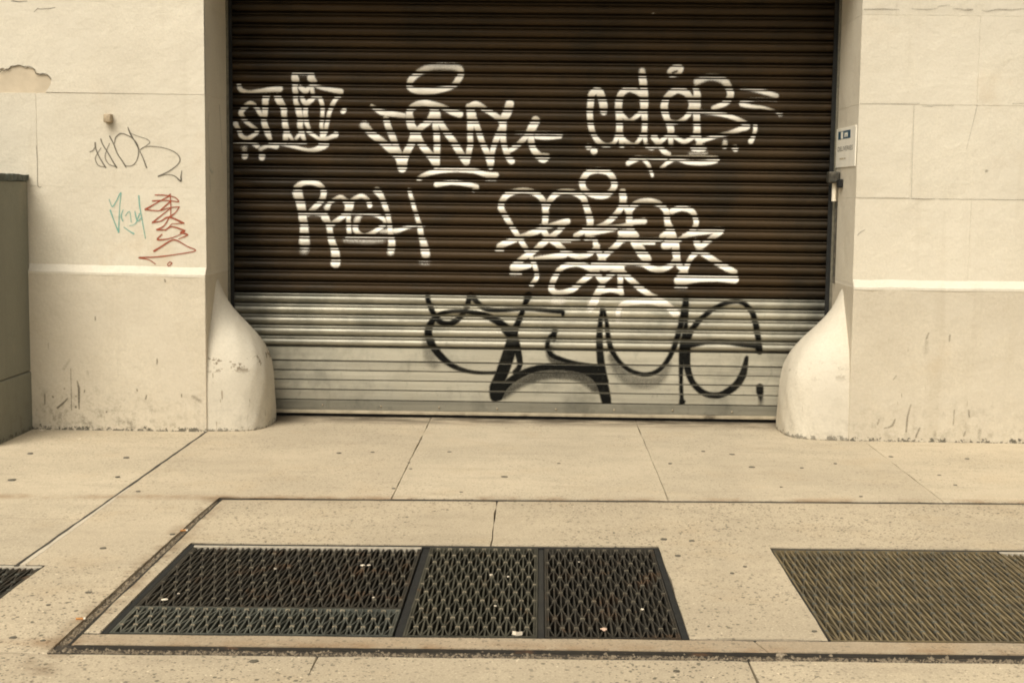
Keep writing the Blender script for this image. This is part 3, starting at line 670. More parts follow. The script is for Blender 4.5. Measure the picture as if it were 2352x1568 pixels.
# ------------------------------------------------------------------ paint films (graffiti) laid on real surfaces
def smooth(pts, w):
    P = np.array([(p[0], p[1], p[2] if len(p) > 2 and p[2] is not None else w, p[3] if len(p) > 3 else 1.0) for p in pts], float)
    if len(P) < 3:
        return P
    out = []
    for i in range(len(P) - 1):
        p0, p1, p2, p3 = P[max(i-1, 0)], P[i], P[i+1], P[min(i+2, len(P)-1)]
        n = max(2, int(np.hypot(*(p2 - p1)[:2]) / 14))
        for t in np.arange(n) / n:
            q = .5 * (2*p1 + (p2 - p0)*t + (2*p0 - 5*p1 + 4*p2 - p3)*t*t + (3*p1 - p0 - 3*p2 + p3)*t**3)
            q[2] = p1[2] + (p2[2] - p1[2]) * t; q[3] = p1[3] + (p2[3] - p1[3]) * t; out.append(q)
    out.append(P[-1]); return np.array(out)
def film(name, label, strokes, org, sc, w, mat, soft=.0055, hx=.004, hz=.0026, plane='shutter', off=.0013, alpha=1.0, par=None, wob=.0):
    """strokes: lists of (x, y[, width[, opacity]]) in picture pixels of a crop at org with scale sc"""
    k = 1 / 1.7415; segs = []; Yp = {'shutter': YS - .012, 'plinth': YP}.get(plane, YW)
    for s in strokes:
        q = smooth(s, w); L = []
        for (x, y, ww, op) in q:
            px, py = (org[0] + x * sc) * k, (org[1] + y * sc) * k
            if plane == 'jamb': u, v = onX(px, py, XL)
            else: u, v = onY(px, py, Yp)
            L.append((u, v, ww * sc * k * (9.8 if plane == 'shutter' else 9.1) / F / 2 * (.88 if plane == 'shutter' else 1.0), op))
        if len(L) == 1: L = L * 2
        segs.append(np.array(L))
    al = np.concatenate(segs); m = al[:, 2].max() + soft * 2 + .01
    u0, u1, v0, v1 = al[:,0].min() - m, al[:,0].max() + m, al[:,1].min() - m, al[:,1].max() + m
    nu, nv = int((u1 - u0) / hx) + 2, int((v1 - v0) / hz) + 2
    U = u0 + hx * np.arange(nu); V = v0 + hz * np.arange(nv); G = np.zeros((nv, nu))
    for L in segs:
        for a, b in zip(L[:-1], L[1:]):
            r = max(a[2], b[2]) + soft * 2
            i0, i1 = int((min(a[0], b[0]) - r - u0) / hx), int((max(a[0], b[0]) + r - u0) / hx) + 2
            j0, j1 = int((min(a[1], b[1]) - r - v0) / hz), int((max(a[1], b[1]) + r - v0) / hz) + 2
            i0, j0 = max(i0, 0), max(j0, 0); uu, vv = np.meshgrid(U[i0:i1], V[j0:j1])
            d = b[:2] - a[:2]; l2 = float(d @ d) + 1e-12
            t = np.clip(((uu - a[0]) * d[0] + (vv - a[1]) * d[1]) / l2, 0, 1)
            dist = np.hypot(uu - a[0] - t * d[0], vv - a[1] - t * d[1])
            rad = a[2] + (b[2] - a[2]) * t; op = a[3] + (b[3] - a[3]) * t
            sf = soft * (1 + 3.0 * (1 - op))
            g = np.clip((rad - dist) / sf * .5 + .5, 0, 1) * op
            G[j0:j1, i0:i1] = np.maximum(G[j0:j1, i0:i1], g)
    G *= alpha
    if plane == 'shutter':
        ph, fl = phase(V)
        msk = np.where(fl, np.where(ph > .93, .55, 1.0), np.interp(ph, [0, .01, .02, .12, .135, .205, .222, .74, .80, .825, 1.0], [.0, .6, 1, 1, .0, .0, 1, 1, .55, .0, .0]))
        if mat is P_BLACK: msk = np.where(fl, np.maximum(msk, .55), msk)
        G *= msk[:, None]
        O = np.interp(V, zprof_z, zprof_o)
    keep = G > .02
    cell = keep[:-1, :-1] | keep[1:, :-1] | keep[:-1, 1:] | keep[1:, 1:]
    used = np.zeros_like(keep); used[:-1, :-1] |= cell; used[1:, :-1] |= cell; used[:-1, 1:] |= cell; used[1:, 1:] |= cell
    idx = -np.ones(used.shape, int); idx[used] = np.arange(used.sum())
    jj, ii = np.nonzero(used)
    if plane == 'shutter': co = np.stack([U[ii], YS - O[jj] - off, V[jj]], 1)
    elif plane == 'plinth': co = np.stack([U[ii], np.full(len(ii), YP - off), V[jj]], 1)
    elif plane == 'wall': co = np.stack([U[ii], np.full(len(ii), YW - .0022 - off), V[jj]], 1)
    else: co = np.stack([np.full(len(ii), XL + off), U[ii], V[jj]], 1)
    cj, ci = np.nonzero(cell)
    fc = np.stack([idx[cj, ci], idx[cj, ci+1], idx[cj+1, ci+1], idx[cj+1, ci]], 1)
    me = bpy.data.meshes.new(name); me.vertices.add(len(co)); me.vertices.foreach_set('co', co.astype(np.float32).ravel())
    me.loops.add(fc.size); me.loops.foreach_set('vertex_index', fc.astype(np.int32).ravel())
    me.polygons.add(len(fc)); me.polygons.foreach_set('loop_start', (np.arange(len(fc)) * 4).astype(np.int32))
    me.update(calc_edges=True); me.validate()
    at = me.attributes.new('coverage', 'FLOAT', 'POINT'); at.data.foreach_set('value', G[jj, ii].astype(np.float32))
    o = kid(name, me, mat, par or sh)
    if label: o['label'] = label
    return o

T1 = [
 [(455,820),(400,730),(325,672),(235,735,75),(205,800,70),(255,890,55),(360,975,55),(400,1035,55),(290,1110,60),(210,1080,60),(175,1010,60),(135,930,75)],
 [(175,440,60),(205,505,65),(300,532,45),(450,515,50),(570,500,70),(690,490,85)],
 [(515,585,100),(505,690,85),(500,830,75),(485,880,75),(505,950,85),(530,1030,85),(565,1110,60)],
 [(655,585,90),(690,650,105),(738,740,85),(745,850,75),(755,930,85),(770,1020,85),(765,1100,80),(755,1165,60)], [(780,1030,55),(845,1125,50)],
 [(885,370,110),(880,290,70),(980,300,40),(1075,295,70),(1085,360,110),(1130,395,60)],
 [(880,300,75),(878,440,80),(885,540,75),(890,650,65),(920,740,90),(945,850,90),(945,980,75),(965,1050,75),(995,1125,50)],
 [(1085,420,60),(1100,540,60)], [(945,470,60),(1010,515,85),(1060,470,50)],
 [(960,585,55),(1010,670,75),(1080,635,70),(1130,590,60),(1190,605,60),(1220,690,60),(1225,800,55),(1215,900,55),(1215,1000,55),(1230,1100,80)],
 [(1010,720,70),(1010,830,70),(1020,900,65),(1050,980,55)],
 [(1040,1025,45),(1110,1070,50),(1180,1115,50),(1240,1118,60),(1310,1105,50),(1390,1065,80)],
 [(955,1040,60),(895,1115,45)], [(800,1165,35),(1010,1165,40)], [(560,1162,35),(800,1162,25)],
 [(1100,435,35),(1200,475,50),(1330,502,60),(1455,525,75)],
 [(1430,580,60),(1390,620,60),(1350,690,60),(1325,750,60),(1300,830,55),(1280,930,60),(1260,1030,55),(1230,1110,60)],
 [(80,1160,28,.8),(200,1158,35),(320,1165,40),(405,1205,70)], [(450,1245,60,.8),(540,1205,50),(645,1210,80)],
 [(620,1175,30),(760,1192,40),(900,1225,45),(1050,1258,45),(1160,1245,70),(1230,1195,130)], [(1230,1170,110),(1270,1190,80)],
 [(250,1325,90),(250,1335,85)], [(465,1335,95),(467,1350,85)], [(1485,770,75),(1495,755,65)], [(245,1235,70,.55),(245,1250,60,.55)]]
T2 = [
 [(615,385,60),(640,315,75),(730,235,75,.85),(840,185,75,.7),(960,172,80,.65),(1110,185,85,.7),(1160,240,75),(1130,315,75),(1060,385,60),(900,425,75),(740,430,80),(655,415,70),(615,385,60)],
 [(230,590,45),(330,650,70),(450,672,65),(560,690,60)],
 [(150,790,95,.75),(230,880,85),(330,955,85),(430,1040,95),(515,1115,105),(545,1200,120),(545,1235,100)],
 [(375,720,70),(410,830,75),(450,920,80),(490,1030,70),(540,1150,90)],
 [(620,700,95),(640,790,95),(680,880,120),(640,980,85),(590,1080,85),(555,1180,90)],
 [(620,700,80),(635,620,80),(740,560,70),(850,575,80),(880,650,105),(830,740,80),(740,815,70),(690,870,100)],
 [(690,880,100),(750,990,80),(820,1080,85),(890,1160,110),(900,1215,70)],
 [(860,570,70),(905,680,95),(895,780,75),(905,880,75),(910,1000,75),(908,1090,75),(900,1180,80)],
 [(850,560,50),(960,595,60),(1060,645,75),(1145,672,85)],
 [(930,740,70),(1000,850,75),(1080,960,80),(1160,1090,85),(1215,1170,85)],
 [(1240,590,60),(1270,680,110),(1262,790,85),(1255,880,65),(1258,980,65),(1240,1080,65),(1215,1170,80)],
 [(1240,600,70),(1320,570,70),(1420,625,65),(1500,675,65),(1580,740,70),(1600,790,80),(1555,880,75),(1510,990,60),(1485,1080,60),(1470,1170,85),(1470,1225,60)],
 [(1300,720,65),(1340,840,70),(1380,960,65),(1430,1070,70),(1465,1160,85)],
 [(1670,565,95),(1640,660,105),(1600,740,85),(1600,830,80),(1600,940,70),(1622,1030,65),(1650,1110,70),(1688,1165,75)],
 [(1650,1065,50),(1720,1020,60),(1790,960,60),(1850,895,65),(1900,820,100),(1940,740,100)],
 [(1740,865,30),(1980,868,38),(2215,875,38)], [(1950,905,60),(2060,920,45),(2195,905,50)],
 [(1890,900,75),(1900,990,75),(1930,1060,75),(1990,1120,90),(2020,1130,115),(2060,1115,70)],
 [(720,1348,60),(800,1300,50),(950,1262,60),(1130,1250,62),(1300,1265,60),(1420,1303,60),(1530,1308,55)], [(1430,1345,45),(1520,1345,50)],
 [(905,1408,62),(1050,1387,50),(1180,1397,50),(1325,1430,50),(1290,1465,40)]]
T3 = [
 [(300,595,80),(295,520,95),(275,440,95),(240,375,85),(180,405,80),(165,480,78),(155,590,72),(160,700,68),(172,770,68),(200,840,62),(245,905,60),(320,945,50),(400,925,45),(435,870,55),(460,820,80)],
 [(700,170,65,.85),(705,240,90),(718,350,85),(722,480,100),(722,600,80),(730,700,65),(725,800,65),(735,905,45)],
 [(690,410,70),(630,375,70),(560,355,80),(490,400,75),(460,480,85),(460,590,80),(510,650,50),(570,690,40),(640,645,50),(705,590,60)],
 [(460,600,78),(465,720,78),(465,800,78),(490,870,60),(550,920,50),(620,940,40),(670,890,45),(710,830,60)], [(480,880,60),(490,950,60)],
 [(1010,222,45),(985,180,50),(1040,135,70),(1100,138,70),(1085,195,45),(1010,222,45)],
 [(930,530,85),(965,440,75),(1060,368,85),(1150,390,85),(1200,450,70),(1240,500,120),(1200,600,65),(1140,670,50),(1060,705,40),(975,690,65),(940,600,85),(930,530,85)],
 [(975,690,70),(1000,780,80),(1000,840,75),(1000,920,50),(1010,945,45)],
 [(1260,345,60),(1275,420,85),(1265,530,100),(1270,640,80),(1275,760,78),(1275,840,90),(1300,910,70),(1290,975,90)],
 [(1275,280,75,.8),(1400,235,70,.75),(1540,262,80,.8),(1610,350,80),(1620,440,80),(1560,510,70),(1440,555,40)],
 [(1300,590,50),(1450,610,50),(1600,640,50),(1720,685,50),(1795,745,80),(1720,780,60),(1600,820,45),(1480,850,50),(1380,880,50),(1300,910,55)],
 [(830,865,85),(875,915,60),(950,860,45),(1000,835,50),(1060,870,50),(1140,908,50),(1220,870,50),(1270,840,50)],
 [(740,945,50),(800,970,60),(870,950,50),(930,1010,65),(985,1038,40)],
 [(1735,348,30,.85),(1850,362,45,.85),(1980,390,60),(2105,430,50)], [(2110,470,32),(1900,465,30),(1780,482,50),(1740,515,55),(1840,540,42),(1980,555,28),(2100,595,25),(2145,618,45,.6)],
 [(1885,745,50),(1870,840,42),(1835,905,60)],
 [(140,958,70),(142,962,70)], [(197,1003,80),(198,1006,80)], [(1565,950,68),(1566,952,68)], [(1675,975,78),(1676,978,72)], [(1565,912,45,.7),(1566,914,45,.7)], [(1245,975,80),(1340,975,80)],
 [(555,1135,55),(620,1092,75),(700,1082,50),(765,1150,42),(795,1220,40),(808,1265,30)], [(700,1070,32),(820,1080,42),(945,1083,52)],
 [(905,1180,40),(980,1120,45),(1060,1090,42),(1180,1122,52),(1320,1128,60),(1440,1112,65),(1480,1085,60),(1350,1070,32),(1000,1068,30)], [(1200,1036,22,.6),(1370,1036,22,.6)]]
T4 = [
 [(305,310,150,.85),(335,420,135),(355,490,130),(375,640,125),(390,740,120),(395,800,130),(395,900,150),(400,975,160,.85),(395,1085,110,.35)],
 [(300,240,110),(360,185,75),(480,168,75),(600,205,85),(655,290,85),(645,370,85),(600,440,85),(520,520,75),(450,590,70)],
 [(360,590,90),(500,582,60),(640,592,90),(675,640,115),(720,730,95),(740,800,85),(745,890,90),(770,970,105),(800,1070,115),(815,1130,130),(815,1230,140),(815,1255,140)],
 [(700,510,85,.85),(740,440,60),(830,385,60),(890,365,60),(940,410,80),(1000,480,135),(960,580,85),(880,650,75),(780,720,75),(710,755,60)],
 [(990,500,100),(990,620,68),(990,740,68),(1000,835,72)],
 [(1000,450,80),(1070,390,65),(1160,352,65),(1240,395,65),(1275,480,72)],
 [(1000,575,40),(1180,580,50),(1350,605,52),(1450,655,62),(1478,705,55),(1440,760,65),(1320,840,65),(1200,880,55),(1110,840,80),(1080,760,85,.85),(1115,650,80,.75),(1150,600,60,.7)],
 [(960,897,38),(1250,900,40),(1510,900,40)], [(950,940,50,.4),(1250,960,60,.4),(1450,945,50,.35)],
 [(1370,280,110),(1425,350,85),(1462,440,80),(1500,540,75),(1528,650,70),(1540,740,72),(1550,830,85),(1560,910,95),(1572,980,105),(1562,1060,110),(1555,1105,90,.7)],
 [(1420,830,50,.6),(1620,820,75,.9),(1750,780,55),(1900,745,40),(2010,740,30)],
 [(1800,265,50),(1830,360,62),(1855,450,60),(1890,570,60),(1922,670,65),(1950,780,80),(1970,900,85),(1998,980,105,.9),(2012,1060,130),(2028,1135,125,.9)], [(1980,1225,80,.35),(2040,1230,80,.35)]]
T5 = [
 [(515,565,60),(520,460,62),(500,370,58),(430,300,58),(310,275,55),(180,312,60),(120,410,62),(160,500,58),(220,600,52),(280,690,52),(340,790,52),(390,870,46),(430,970,46),(440,1050,46),(395,1118,46)],
 [(515,450,60),(550,380,60),(620,302,60),(710,283,52),(800,302,60),(860,350,62),(885,420,60),(915,520,72),(915,590,62),(860,640,52),(790,680,52)],
 [(990,92,58),(905,112,60),(850,190,62),(870,270,60),(960,318,58),(1060,318,58),(1130,250,60),(1130,180,60),(1080,112,60),(990,92,58)],
 [(715,550,62),(620,572,50),(540,600,52),(440,640,62),(330,680,52),(200,730,62),(110,772,62),(100,800,45)],
 [(690,580,52),(620,650,52),(540,710,62),(470,770,62),(400,830,52),(320,880,60),(245,955,85),(255,965,85),(380,945,42)],
 [(480,600,55),(540,690,62),(620,750,62),(690,820,62),(690,850,62),(560,868,48),(430,880,30)], [(520,700,55),(680,712,32),(820,705,30)], [(620,725,25),(740,728,20)],
 [(1210,290,72),(1215,350,72),(1200,420,62),(1140,500,58),(1060,570,52),(970,612,52),(895,660,62)],
 [(1230,400,60),(1268,480,62),(1270,560,68),(1275,640,75),(1200,655,75)], [(1400,548,62),(1300,560,52),(1220,590,42),(1050,602,40),(870,605,42)], [(1270,600,60),(1330,680,60)],
 [(900,665,52),(1010,640,52),(1150,620,30)], [(880,705,40),(955,705,45),(975,780,58),(1010,850,62),(1030,900,72),(990,930,70)],
 [(700,830,55),(800,862,52),(890,852,52),(950,812,52),(985,770,50)],
 [(1020,880,62),(1080,830,58),(1150,770,60),(1200,720,62),(1290,690,75),(1330,750,92),(1390,840,105),(1430,890,85)],
 [(1180,705,42),(1400,718,42),(1560,712,36)], [(1340,742,32),(1490,745,30)],
 [(1270,460,60),(1330,392,58),(1430,370,60),(1530,392,60),(1600,460,62),(1612,560,62),(1640,640,90),(1630,740,105),(1595,768,90)], [(1640,640,70),(1560,685,50)],
 [(1640,640,80),(1680,760,80),(1690,850,72),(1715,940,62),(1760,990,62),(1750,1040,115),(1750,1075,120)],
 [(1770,985,52),(1820,880,52),(1870,832,52),(1900,820,60),(1970,860,62),(2060,920,62),(2150,972,66),(2215,1003,50)],
 [(1650,462,58),(1740,430,60),(1830,462,56),(1868,540,52),(1850,620,52),(1790,672,52),(1740,700,42),(1690,735,60)],
 [(1760,680,42),(1900,650,55),(2070,628,60),(2085,640,62),(2020,690,58),(1960,740,52),(1900,780,55),(1880,750,72),(1868,720,45)],
 [(1715,1080,100),(1780,1070,100),(1900,1060,72),(2060,1060,62),(2210,1065,90)],
 [(960,942,82),(1050,955,92),(1150,952,62),(1250,925,42),(1380,930,50),(1470,970,62),(1550,982,62),(1640,945,52),(1690,880,62),(1700,830,60)],
 [(630,1000,52),(690,952,52),(800,930,55),(900,960,62),(980,1020,62),(1030,1080,62),(1090,1040,52),(1150,990,62),(1190,970,82)],
 [(640,985,52),(590,1080,60),(575,1160,62),(640,1190,52),(760,1160,56),(840,1092,56),(920,1032,56),(980,990,60)],
 [(1190,970,72),(1190,1080,52),(1190,1150,52),(1200,1200,50)],
 [(1210,1000,56),(1280,1070,62),(1370,1150,62),(1460,1210,52),(1540,1250,60),(1620,1310,72,.95),(1680,1370,95,.85)],
 [(1030,1120,62),(990,1190,72),(960,1260,90,.95),(930,1310,90,.85),(920,1340,60,.7)], [(980,1190,52),(1090,1165,42),(1190,1180,52)],
 [(1170,1400,62,.75),(1172,1350,62,.85),(1220,1290,62),(1350,1270,60),(1480,1270,60),(1600,1310,62,.9)], [(1170,1440,40,.5),(1170,1400,60,.7)], [(600,1265,90,.5),(660,1265,90,.5)],
 [(85,802,42),(130,802,42)], [(215,1017,40),(290,1017,40)], [(1690,1138,30,.8),(1780,1138,30,.8)]]
T6 = [
 [(165,70,30),(175,120,35),(200,180,35),(240,235,36),(300,250,42),(355,220,36),(395,170,36),(415,120,36),(430,78,45),(465,115,36),(510,155,36),(600,168,26),(760,160,26),(930,173,26),(988,180,30),(985,208,12)],
 [(660,290,60),(600,240,50),(520,200,42),(420,178,32),(330,173,27),(250,190,32),(195,235,42),(172,300,52),(190,370,56),(240,440,50),(320,505,35),(420,540,25),(520,548,20),(600,545,20)],
 [(780,78,50),(758,130,32),(730,210,36),(700,280,45),(682,340,70),(650,440,72),(612,560,80),(582,640,90),(578,690,72)],
 [(640,280,60),(688,340,66),(715,420,50),(728,500,35),(700,545,40)], [(690,370,60),(650,500,60),(600,600,80)],
 [(600,690,60),(640,625,55),(720,565,52),(820,525,45),(940,510,50),(1060,515,62),(1150,535,85),(1210,585,85),(1240,660,75),(1255,735,62)],
 [(630,680,60,.55),(740,605,60,.55),(860,560,75,.6),(980,550,85,.6),(1100,570,85,.6),(1190,640,70,.6)],
 [(940,292,32),(935,350,25)], [(945,295,32),(905,340,26),(895,390,32),(920,440,38),(990,470,32),(1080,495,32),(1190,515,45)], [(905,400,50,.6),(930,470,50,.6),(1050,510,40,.6)],
 [(1228,152,25),(1215,250,32),(1210,340,44),(1215,440,50),(1228,540,52),(1240,600,60)],
 [(1235,158,20),(1255,250,26),(1265,340,36),(1290,420,36),(1340,490,30),(1410,540,30),(1500,558,30),(1580,525,32),(1640,445,32),(1680,340,38),(1710,230,38),(1735,100,36)],
 [(1285,450,50,.45),(1350,560,80,.40),(1460,605,85,.38),(1570,590,70,.38),(1630,500,40,.4)],
 [(1740,92,30),(1735,250,26),(1715,400,48),(1706,560,25),(1710,700,25),(1712,722,46)],
 [(1720,382,52),(1850,362,32),(1950,358,32),(2080,375,32),(2165,385,36),(2185,420,36),(2160,260,40),(2130,170,36),(2060,115,30),(1960,130,30),(1860,190,32),(1790,260,36),(1750,330,42),(1740,430,52),(1745,520,46),(1780,610,40),(1850,672,40),(1940,682,42),(2030,632,52),(2080,560,52),(2105,455,24)],
 [(2185,635,50),(2185,660,50),(2190,700,28,.8),(2190,735,24,.4)], [(165,330,50,.5),(180,450,80,.32),(210,500,60,.25)]]
film('graffiti_tag', 'small tangled white tag beside the left jamb', T1, (900, 200), .3188, 62, P_WHITE)
film('graffiti_tag', 'white angular tag topped by a halo ring', T2, (1400, 200), .3827, 70, P_WHITE)
film('graffiti_tag', 'white rounded tag with a wavy underline', T3, (2300, 220), .3827, 65, P_WHITE)
film('graffiti_tag', 'white tag reading RASH', T4, (1100, 680), .2976, 80, P_WHITE)
film('graffiti_tag', 'large looping white tag with a ring above', T5, (1950, 640), .4464, 60, P_WHITE, off=.0022)
film('graffiti_tag', 'wide black tag across the bare metal slats', T6, (1600, 1130), .659, 36, P_BLACK, soft=.006)
film('paint_spot', 'white paint speck on the brown slats', [[(2612, 57), (2613, 57)]], (0, 0), 1, 8, P_WHITE)

MK = [[(135,465,8),(160,455,8),(180,425,9),(182,385,12)], [(182,400),(195,460),(235,540),(276,606,12)], [(235,430,6),(190,500,6),(185,540,6),(215,590,6),(275,600,7)],
 [(232,350),(250,400),(300,480),(340,550),(373,604,14)], [(310,390,6),(275,480,6),(275,530,7),(310,580,6),(370,600,7)], [(312,325,11),(345,390),(380,480),(420,540),(457,600,12)],
 [(457,590,6),(510,590,7),(550,550,7),(570,480,8),(560,400,9),(510,340,8),(440,305,8),(400,305,11),(365,340,8),(355,390,6)],
 [(475,245,7),(493,295,13),(530,360),(572,438,12)], [(495,295,5),(560,325,5),(640,350,5),(672,380,6),(640,410,6),(580,450,7)], [(582,460,8),(610,520),(642,606,11)],
 [(580,450,7),(630,420,7),(720,418,6),(830,440,6),(910,480,7),(942,530,9),(920,580,8),(840,640,8),(748,684,13)], [(748,684,8),(820,670,6),(890,680,7),(948,728,15),(950,690,10),(958,635,6)]]
TL = [[(308,890,7),(325,940,7),(340,955),(375,900),(412,832,12),(402,950,8),(392,1185,14)], [(318,990,15),(350,1080),(392,1185,14)], [(432,985,8),(415,1040,12),(430,1085,11)],
 [(450,1040,7),(490,1000,8),(505,1095,8)], [(538,1000,10),(560,1085,13),(592,1060,11)], [(573,860,13),(580,950,11),(600,1060,11),(632,1240,7)], [(440,1140,9),(480,1170,10),(527,1198,15)], [(580,1020,13),(540,1110,8),(490,1125,6)]]
RD = [[(720,852),(790,852),(835,858),(855,845,12)], [(835,858),(900,875),(930,912),(870,905),(790,900),(695,905,12)], [(632,980,18),(720,930),(790,890),(855,858)], [(632,980,14),(700,990),(770,990),(850,965),(935,958)],
 [(770,985,13),(860,905,12)], [(855,870),(860,960),(858,1040)], [(935,958),(900,1010),(845,1050,18)], [(695,1098,16),(780,1030),(850,975)], [(695,1098,14),(770,1085),(845,1050,16),(975,1103,15)], [(975,1103,10),(880,1110,7)],
 [(735,1162,15),(800,1125),(845,1050,12)], [(735,1162,15),(810,1162),(870,1135,12),(985,1170,14)], [(872,1108,7),(810,1168,9)], [(985,1170,14),(945,1188,12),(1010,1207,14),(930,1245,8)],
 [(780,1205,11),(740,1250,16),(830,1245),(920,1215,7),(985,1178,9)], [(710,1352,18),(780,1310,15),(850,1265,14),(905,1255,13),(1005,1310,10),(1080,1350,9),(930,1380,10),(740,1405,11),(575,1412,12),(660,1430,8),(722,1470,8)],
 [(850,1450,8),(830,1470,8),(840,1488,8),(870,1462,11),(850,1450,8)]]
film('marker_tag', 'thin black marker scrawl under the anchor bolt', MK, (300, 400), .4464, 9, P_MARK, .0014, .0022, .0022, 'wall', par=pl)
film('marker_tag', 'faint teal marker scrawl', TL, (300, 400), .4464, 10, P_TEAL, .0016, .0022, .0022, 'wall', par=pl)
film('marker_tag', 'rust-red zigzag marker scrawl', RD, (300, 400), .4464, 10, P_RED, .0014, .0022, .0022, 'wall', par=pl)
film('crack', 'short dark scratch down the jamb', [[(1527,735,9),(1535,850,6),(1540,960,5),(1547,1070,4)]], (0, 0), .574, 6, P_CRACK, .001, .002, .002, 'jamb', par=pl)
film('marker_tag', 'very faint teal smear on the jamb', [[(1455,790,14,.4),(1448,900,10,.4),(1455,1000,12,.4),(1460,1180,10,.4),(1485,1200,10,.4)], [(1460,1220,10,.4),(1465,1330,12,.4)]], (0, 0), .574, 10, P_TEAL, .003, .003, .003, 'jamb', par=pl)
SCR_ = [[(1600,520,10),(1570,600,14)],[(1790,540,10),(1785,590,10)],[(1440,1160,6),(1410,1280,14),(1400,1400,16)],[(1300,1290,6),(1270,1350,18),(1205,1370,6)],[(1155,1295,8),(1142,1335,12)],[(1520,1370,12),(1485,1450,14)],[(1830,1210,6),(1820,1340,5)],[(1960,1210,12),(1965,1270,12)],[(1310,900,8),(1285,935,6)],[(1585,600,20,.4),(1570,690,30,.3)],[(1930,1400,8),(1915,1440,12)],[(2060,1390,20,.5),(2050,1450,20,.5)],[(1660,1420,10,.6),(1655,1470,8,.6)]]
for s_ in SCR_: film('scuff', None, [s_], (3000, 1100), .4464, 9, P_SCUFF, .004, .0035, .0035, 'plinth', par=pr, alpha=.55)
SCL_ = [[(538,1085,6),(550,1140,16),(550,1200,14),(552,1280,5)],[(493,1000,3),(500,1290,4)],[(312,1180,10),(312,1245,8)],[(470,1210,8),(440,1240,14),(400,1272,12)],[(368,1195,12),(370,1197,12)],[(530,1190,10),(531,1192,10)],[(528,1265,14),(529,1267,14)],[(665,640,8),(665,662,8)],[(1148,380,8),(1152,395,8)],[(590,1150,8),(588,1165,6)],[(485,940,8,.4),(445,1000,16,.4)],[(1095,930,6),(1095,965,8)],[(955,1145,10),(957,1155,8)],[(1022,1185,8),(1015,1212,8)],[(1345,1195,20,.5),(1395,1225,16,.5)],[(742,1300,12),(743,1302,12)],[(610,1020,8,.5),(612,1040,8,.5)],[(450,1138,8),(451,1140,8)],[(1265,1180,7),(1266,1195,7)]]
for s_ in SCL_: film('scuff', None, [s_], (0, 900), .574, 8, P_SCUFF, .003, .003, .003, 'plinth', par=pl, alpha=.72)
# hairline plaster cracks on the wall
CK = [[(0,505,6),(20,490,7),(30,498,6),(45,485,7),(60,492,6),(75,466,6),(100,462,5),(125,455,6),(140,458,5),(165,465,6),(180,465,7),(205,466,5),(235,478,5),(245,500,5),(262,520,9),(300,515,8),(335,525,6),(358,555,5)],
      [(240,85,3),(265,60,5),(275,65,4),(340,62,4),(385,55,3)], [(255,1015,3),(262,1150,3),(265,1295,4),(290,1300,3)], [(80,10,5),(95,8,8),(130,14,5),(190,10,4)]]
film('crack', 'flaking paint cracks around the bare patch', CK, (0, 0), .574, 5, P_CRACK, .0012, .0022, .0022, 'wall', par=pl, off=.0016)
CR = [[(628,68,8),(760,66,8),(870,70,5)], [(960,64,4),(1060,68,8),(1140,62,4)], [(1140,50,4),(1180,40,6),(1225,38,4)], [(1245,60,4),(1300,66,6),(1330,72,9),(1350,70,16),(1385,68,8)], [(1450,75,4),(1490,80,9),(1560,68,10),(1650,70,7),(1742,64,5)],
      [(600,722,3),(860,724,6),(1015,722,5)], [(1030,738,3),(1095,742,8),(1130,735,4),(1250,738,4)], [(1660,724,5),(1742,722,4)], [(575,1378,4),(760,1378,5),(940,1380,5)], [(960,1384,8),(1050,1388,8),(1120,1386,5)], [(1150,1388,4),(1742,1393,5)],
      [(1478,1192,18),(1486,1190,14)], [(975,740,3),(970,900,3),(955,1380,3)], [(1415,735,4),(1380,880,3),(1340,1040,3)], [(580,1640,5),(600,1620,10),(632,1602,5)]]
film('crack', 'broken hairline cracks along the block joints', CR, (3096, 0), .574, 5, P_CRACK, .0012, .0022, .0022, 'wall', par=pr, off=.0016, alpha=.48)

# ------------------------------------------------------------------ deliveries sign, switch box and conduit on the jamb
def sgn(px, py): return onX((3250 + px * .2551) / 1.7415, (450 + py * .2551) / 1.7415, XR - .004)
(yA, zA), (yB, zB), (yC, zC), (yD, zD) = sgn(385, 270), sgn(685, 195), sgn(668, 825), sgn(385, 885)
ysl, ysr = max(yA, yD), (yB + yC) / 2; zst, zsb = (zA + zB) / 2, (zC + zD) / 2
sg = tag(empty('delivery_sign', (XR, (ysl + ysr) / 2, zsb)), 'small white sign reading DELIVERIES under a blue logo panel', 'sign')
kid('plate', box('plate', XR - .006, XR + .001, ysr, ysl, zsb, zst, .001), SIGN_W, sg)
SW, SH = ysl - ysr, zst - zsb
def spos(u, v): return ysl - u * SW, zst - v * SH         # u,v from the sign's own upper left corner
def sbox(name, u0, u1, v0, v1, d, m):
    y1_, z1_ = spos(u0, v0); y0_, z0_ = spos(u1, v1)
    return kid(name, box(name, XR - .006 - d, XR - .0055, y0_, y1_, z0_, z1_), m, sg)
sbox('logo_panel', .10, .74, .08, .285, .0008, SIGN_B)
for (a, b, c, d) in ((.25, .36, .095, .275), (.44, .50, .135, .245), (.50, .60, .135, .175), (.545, .60, .175, .245)): sbox('logo_mark', a, b, c, d, .0014, SIGN_W)
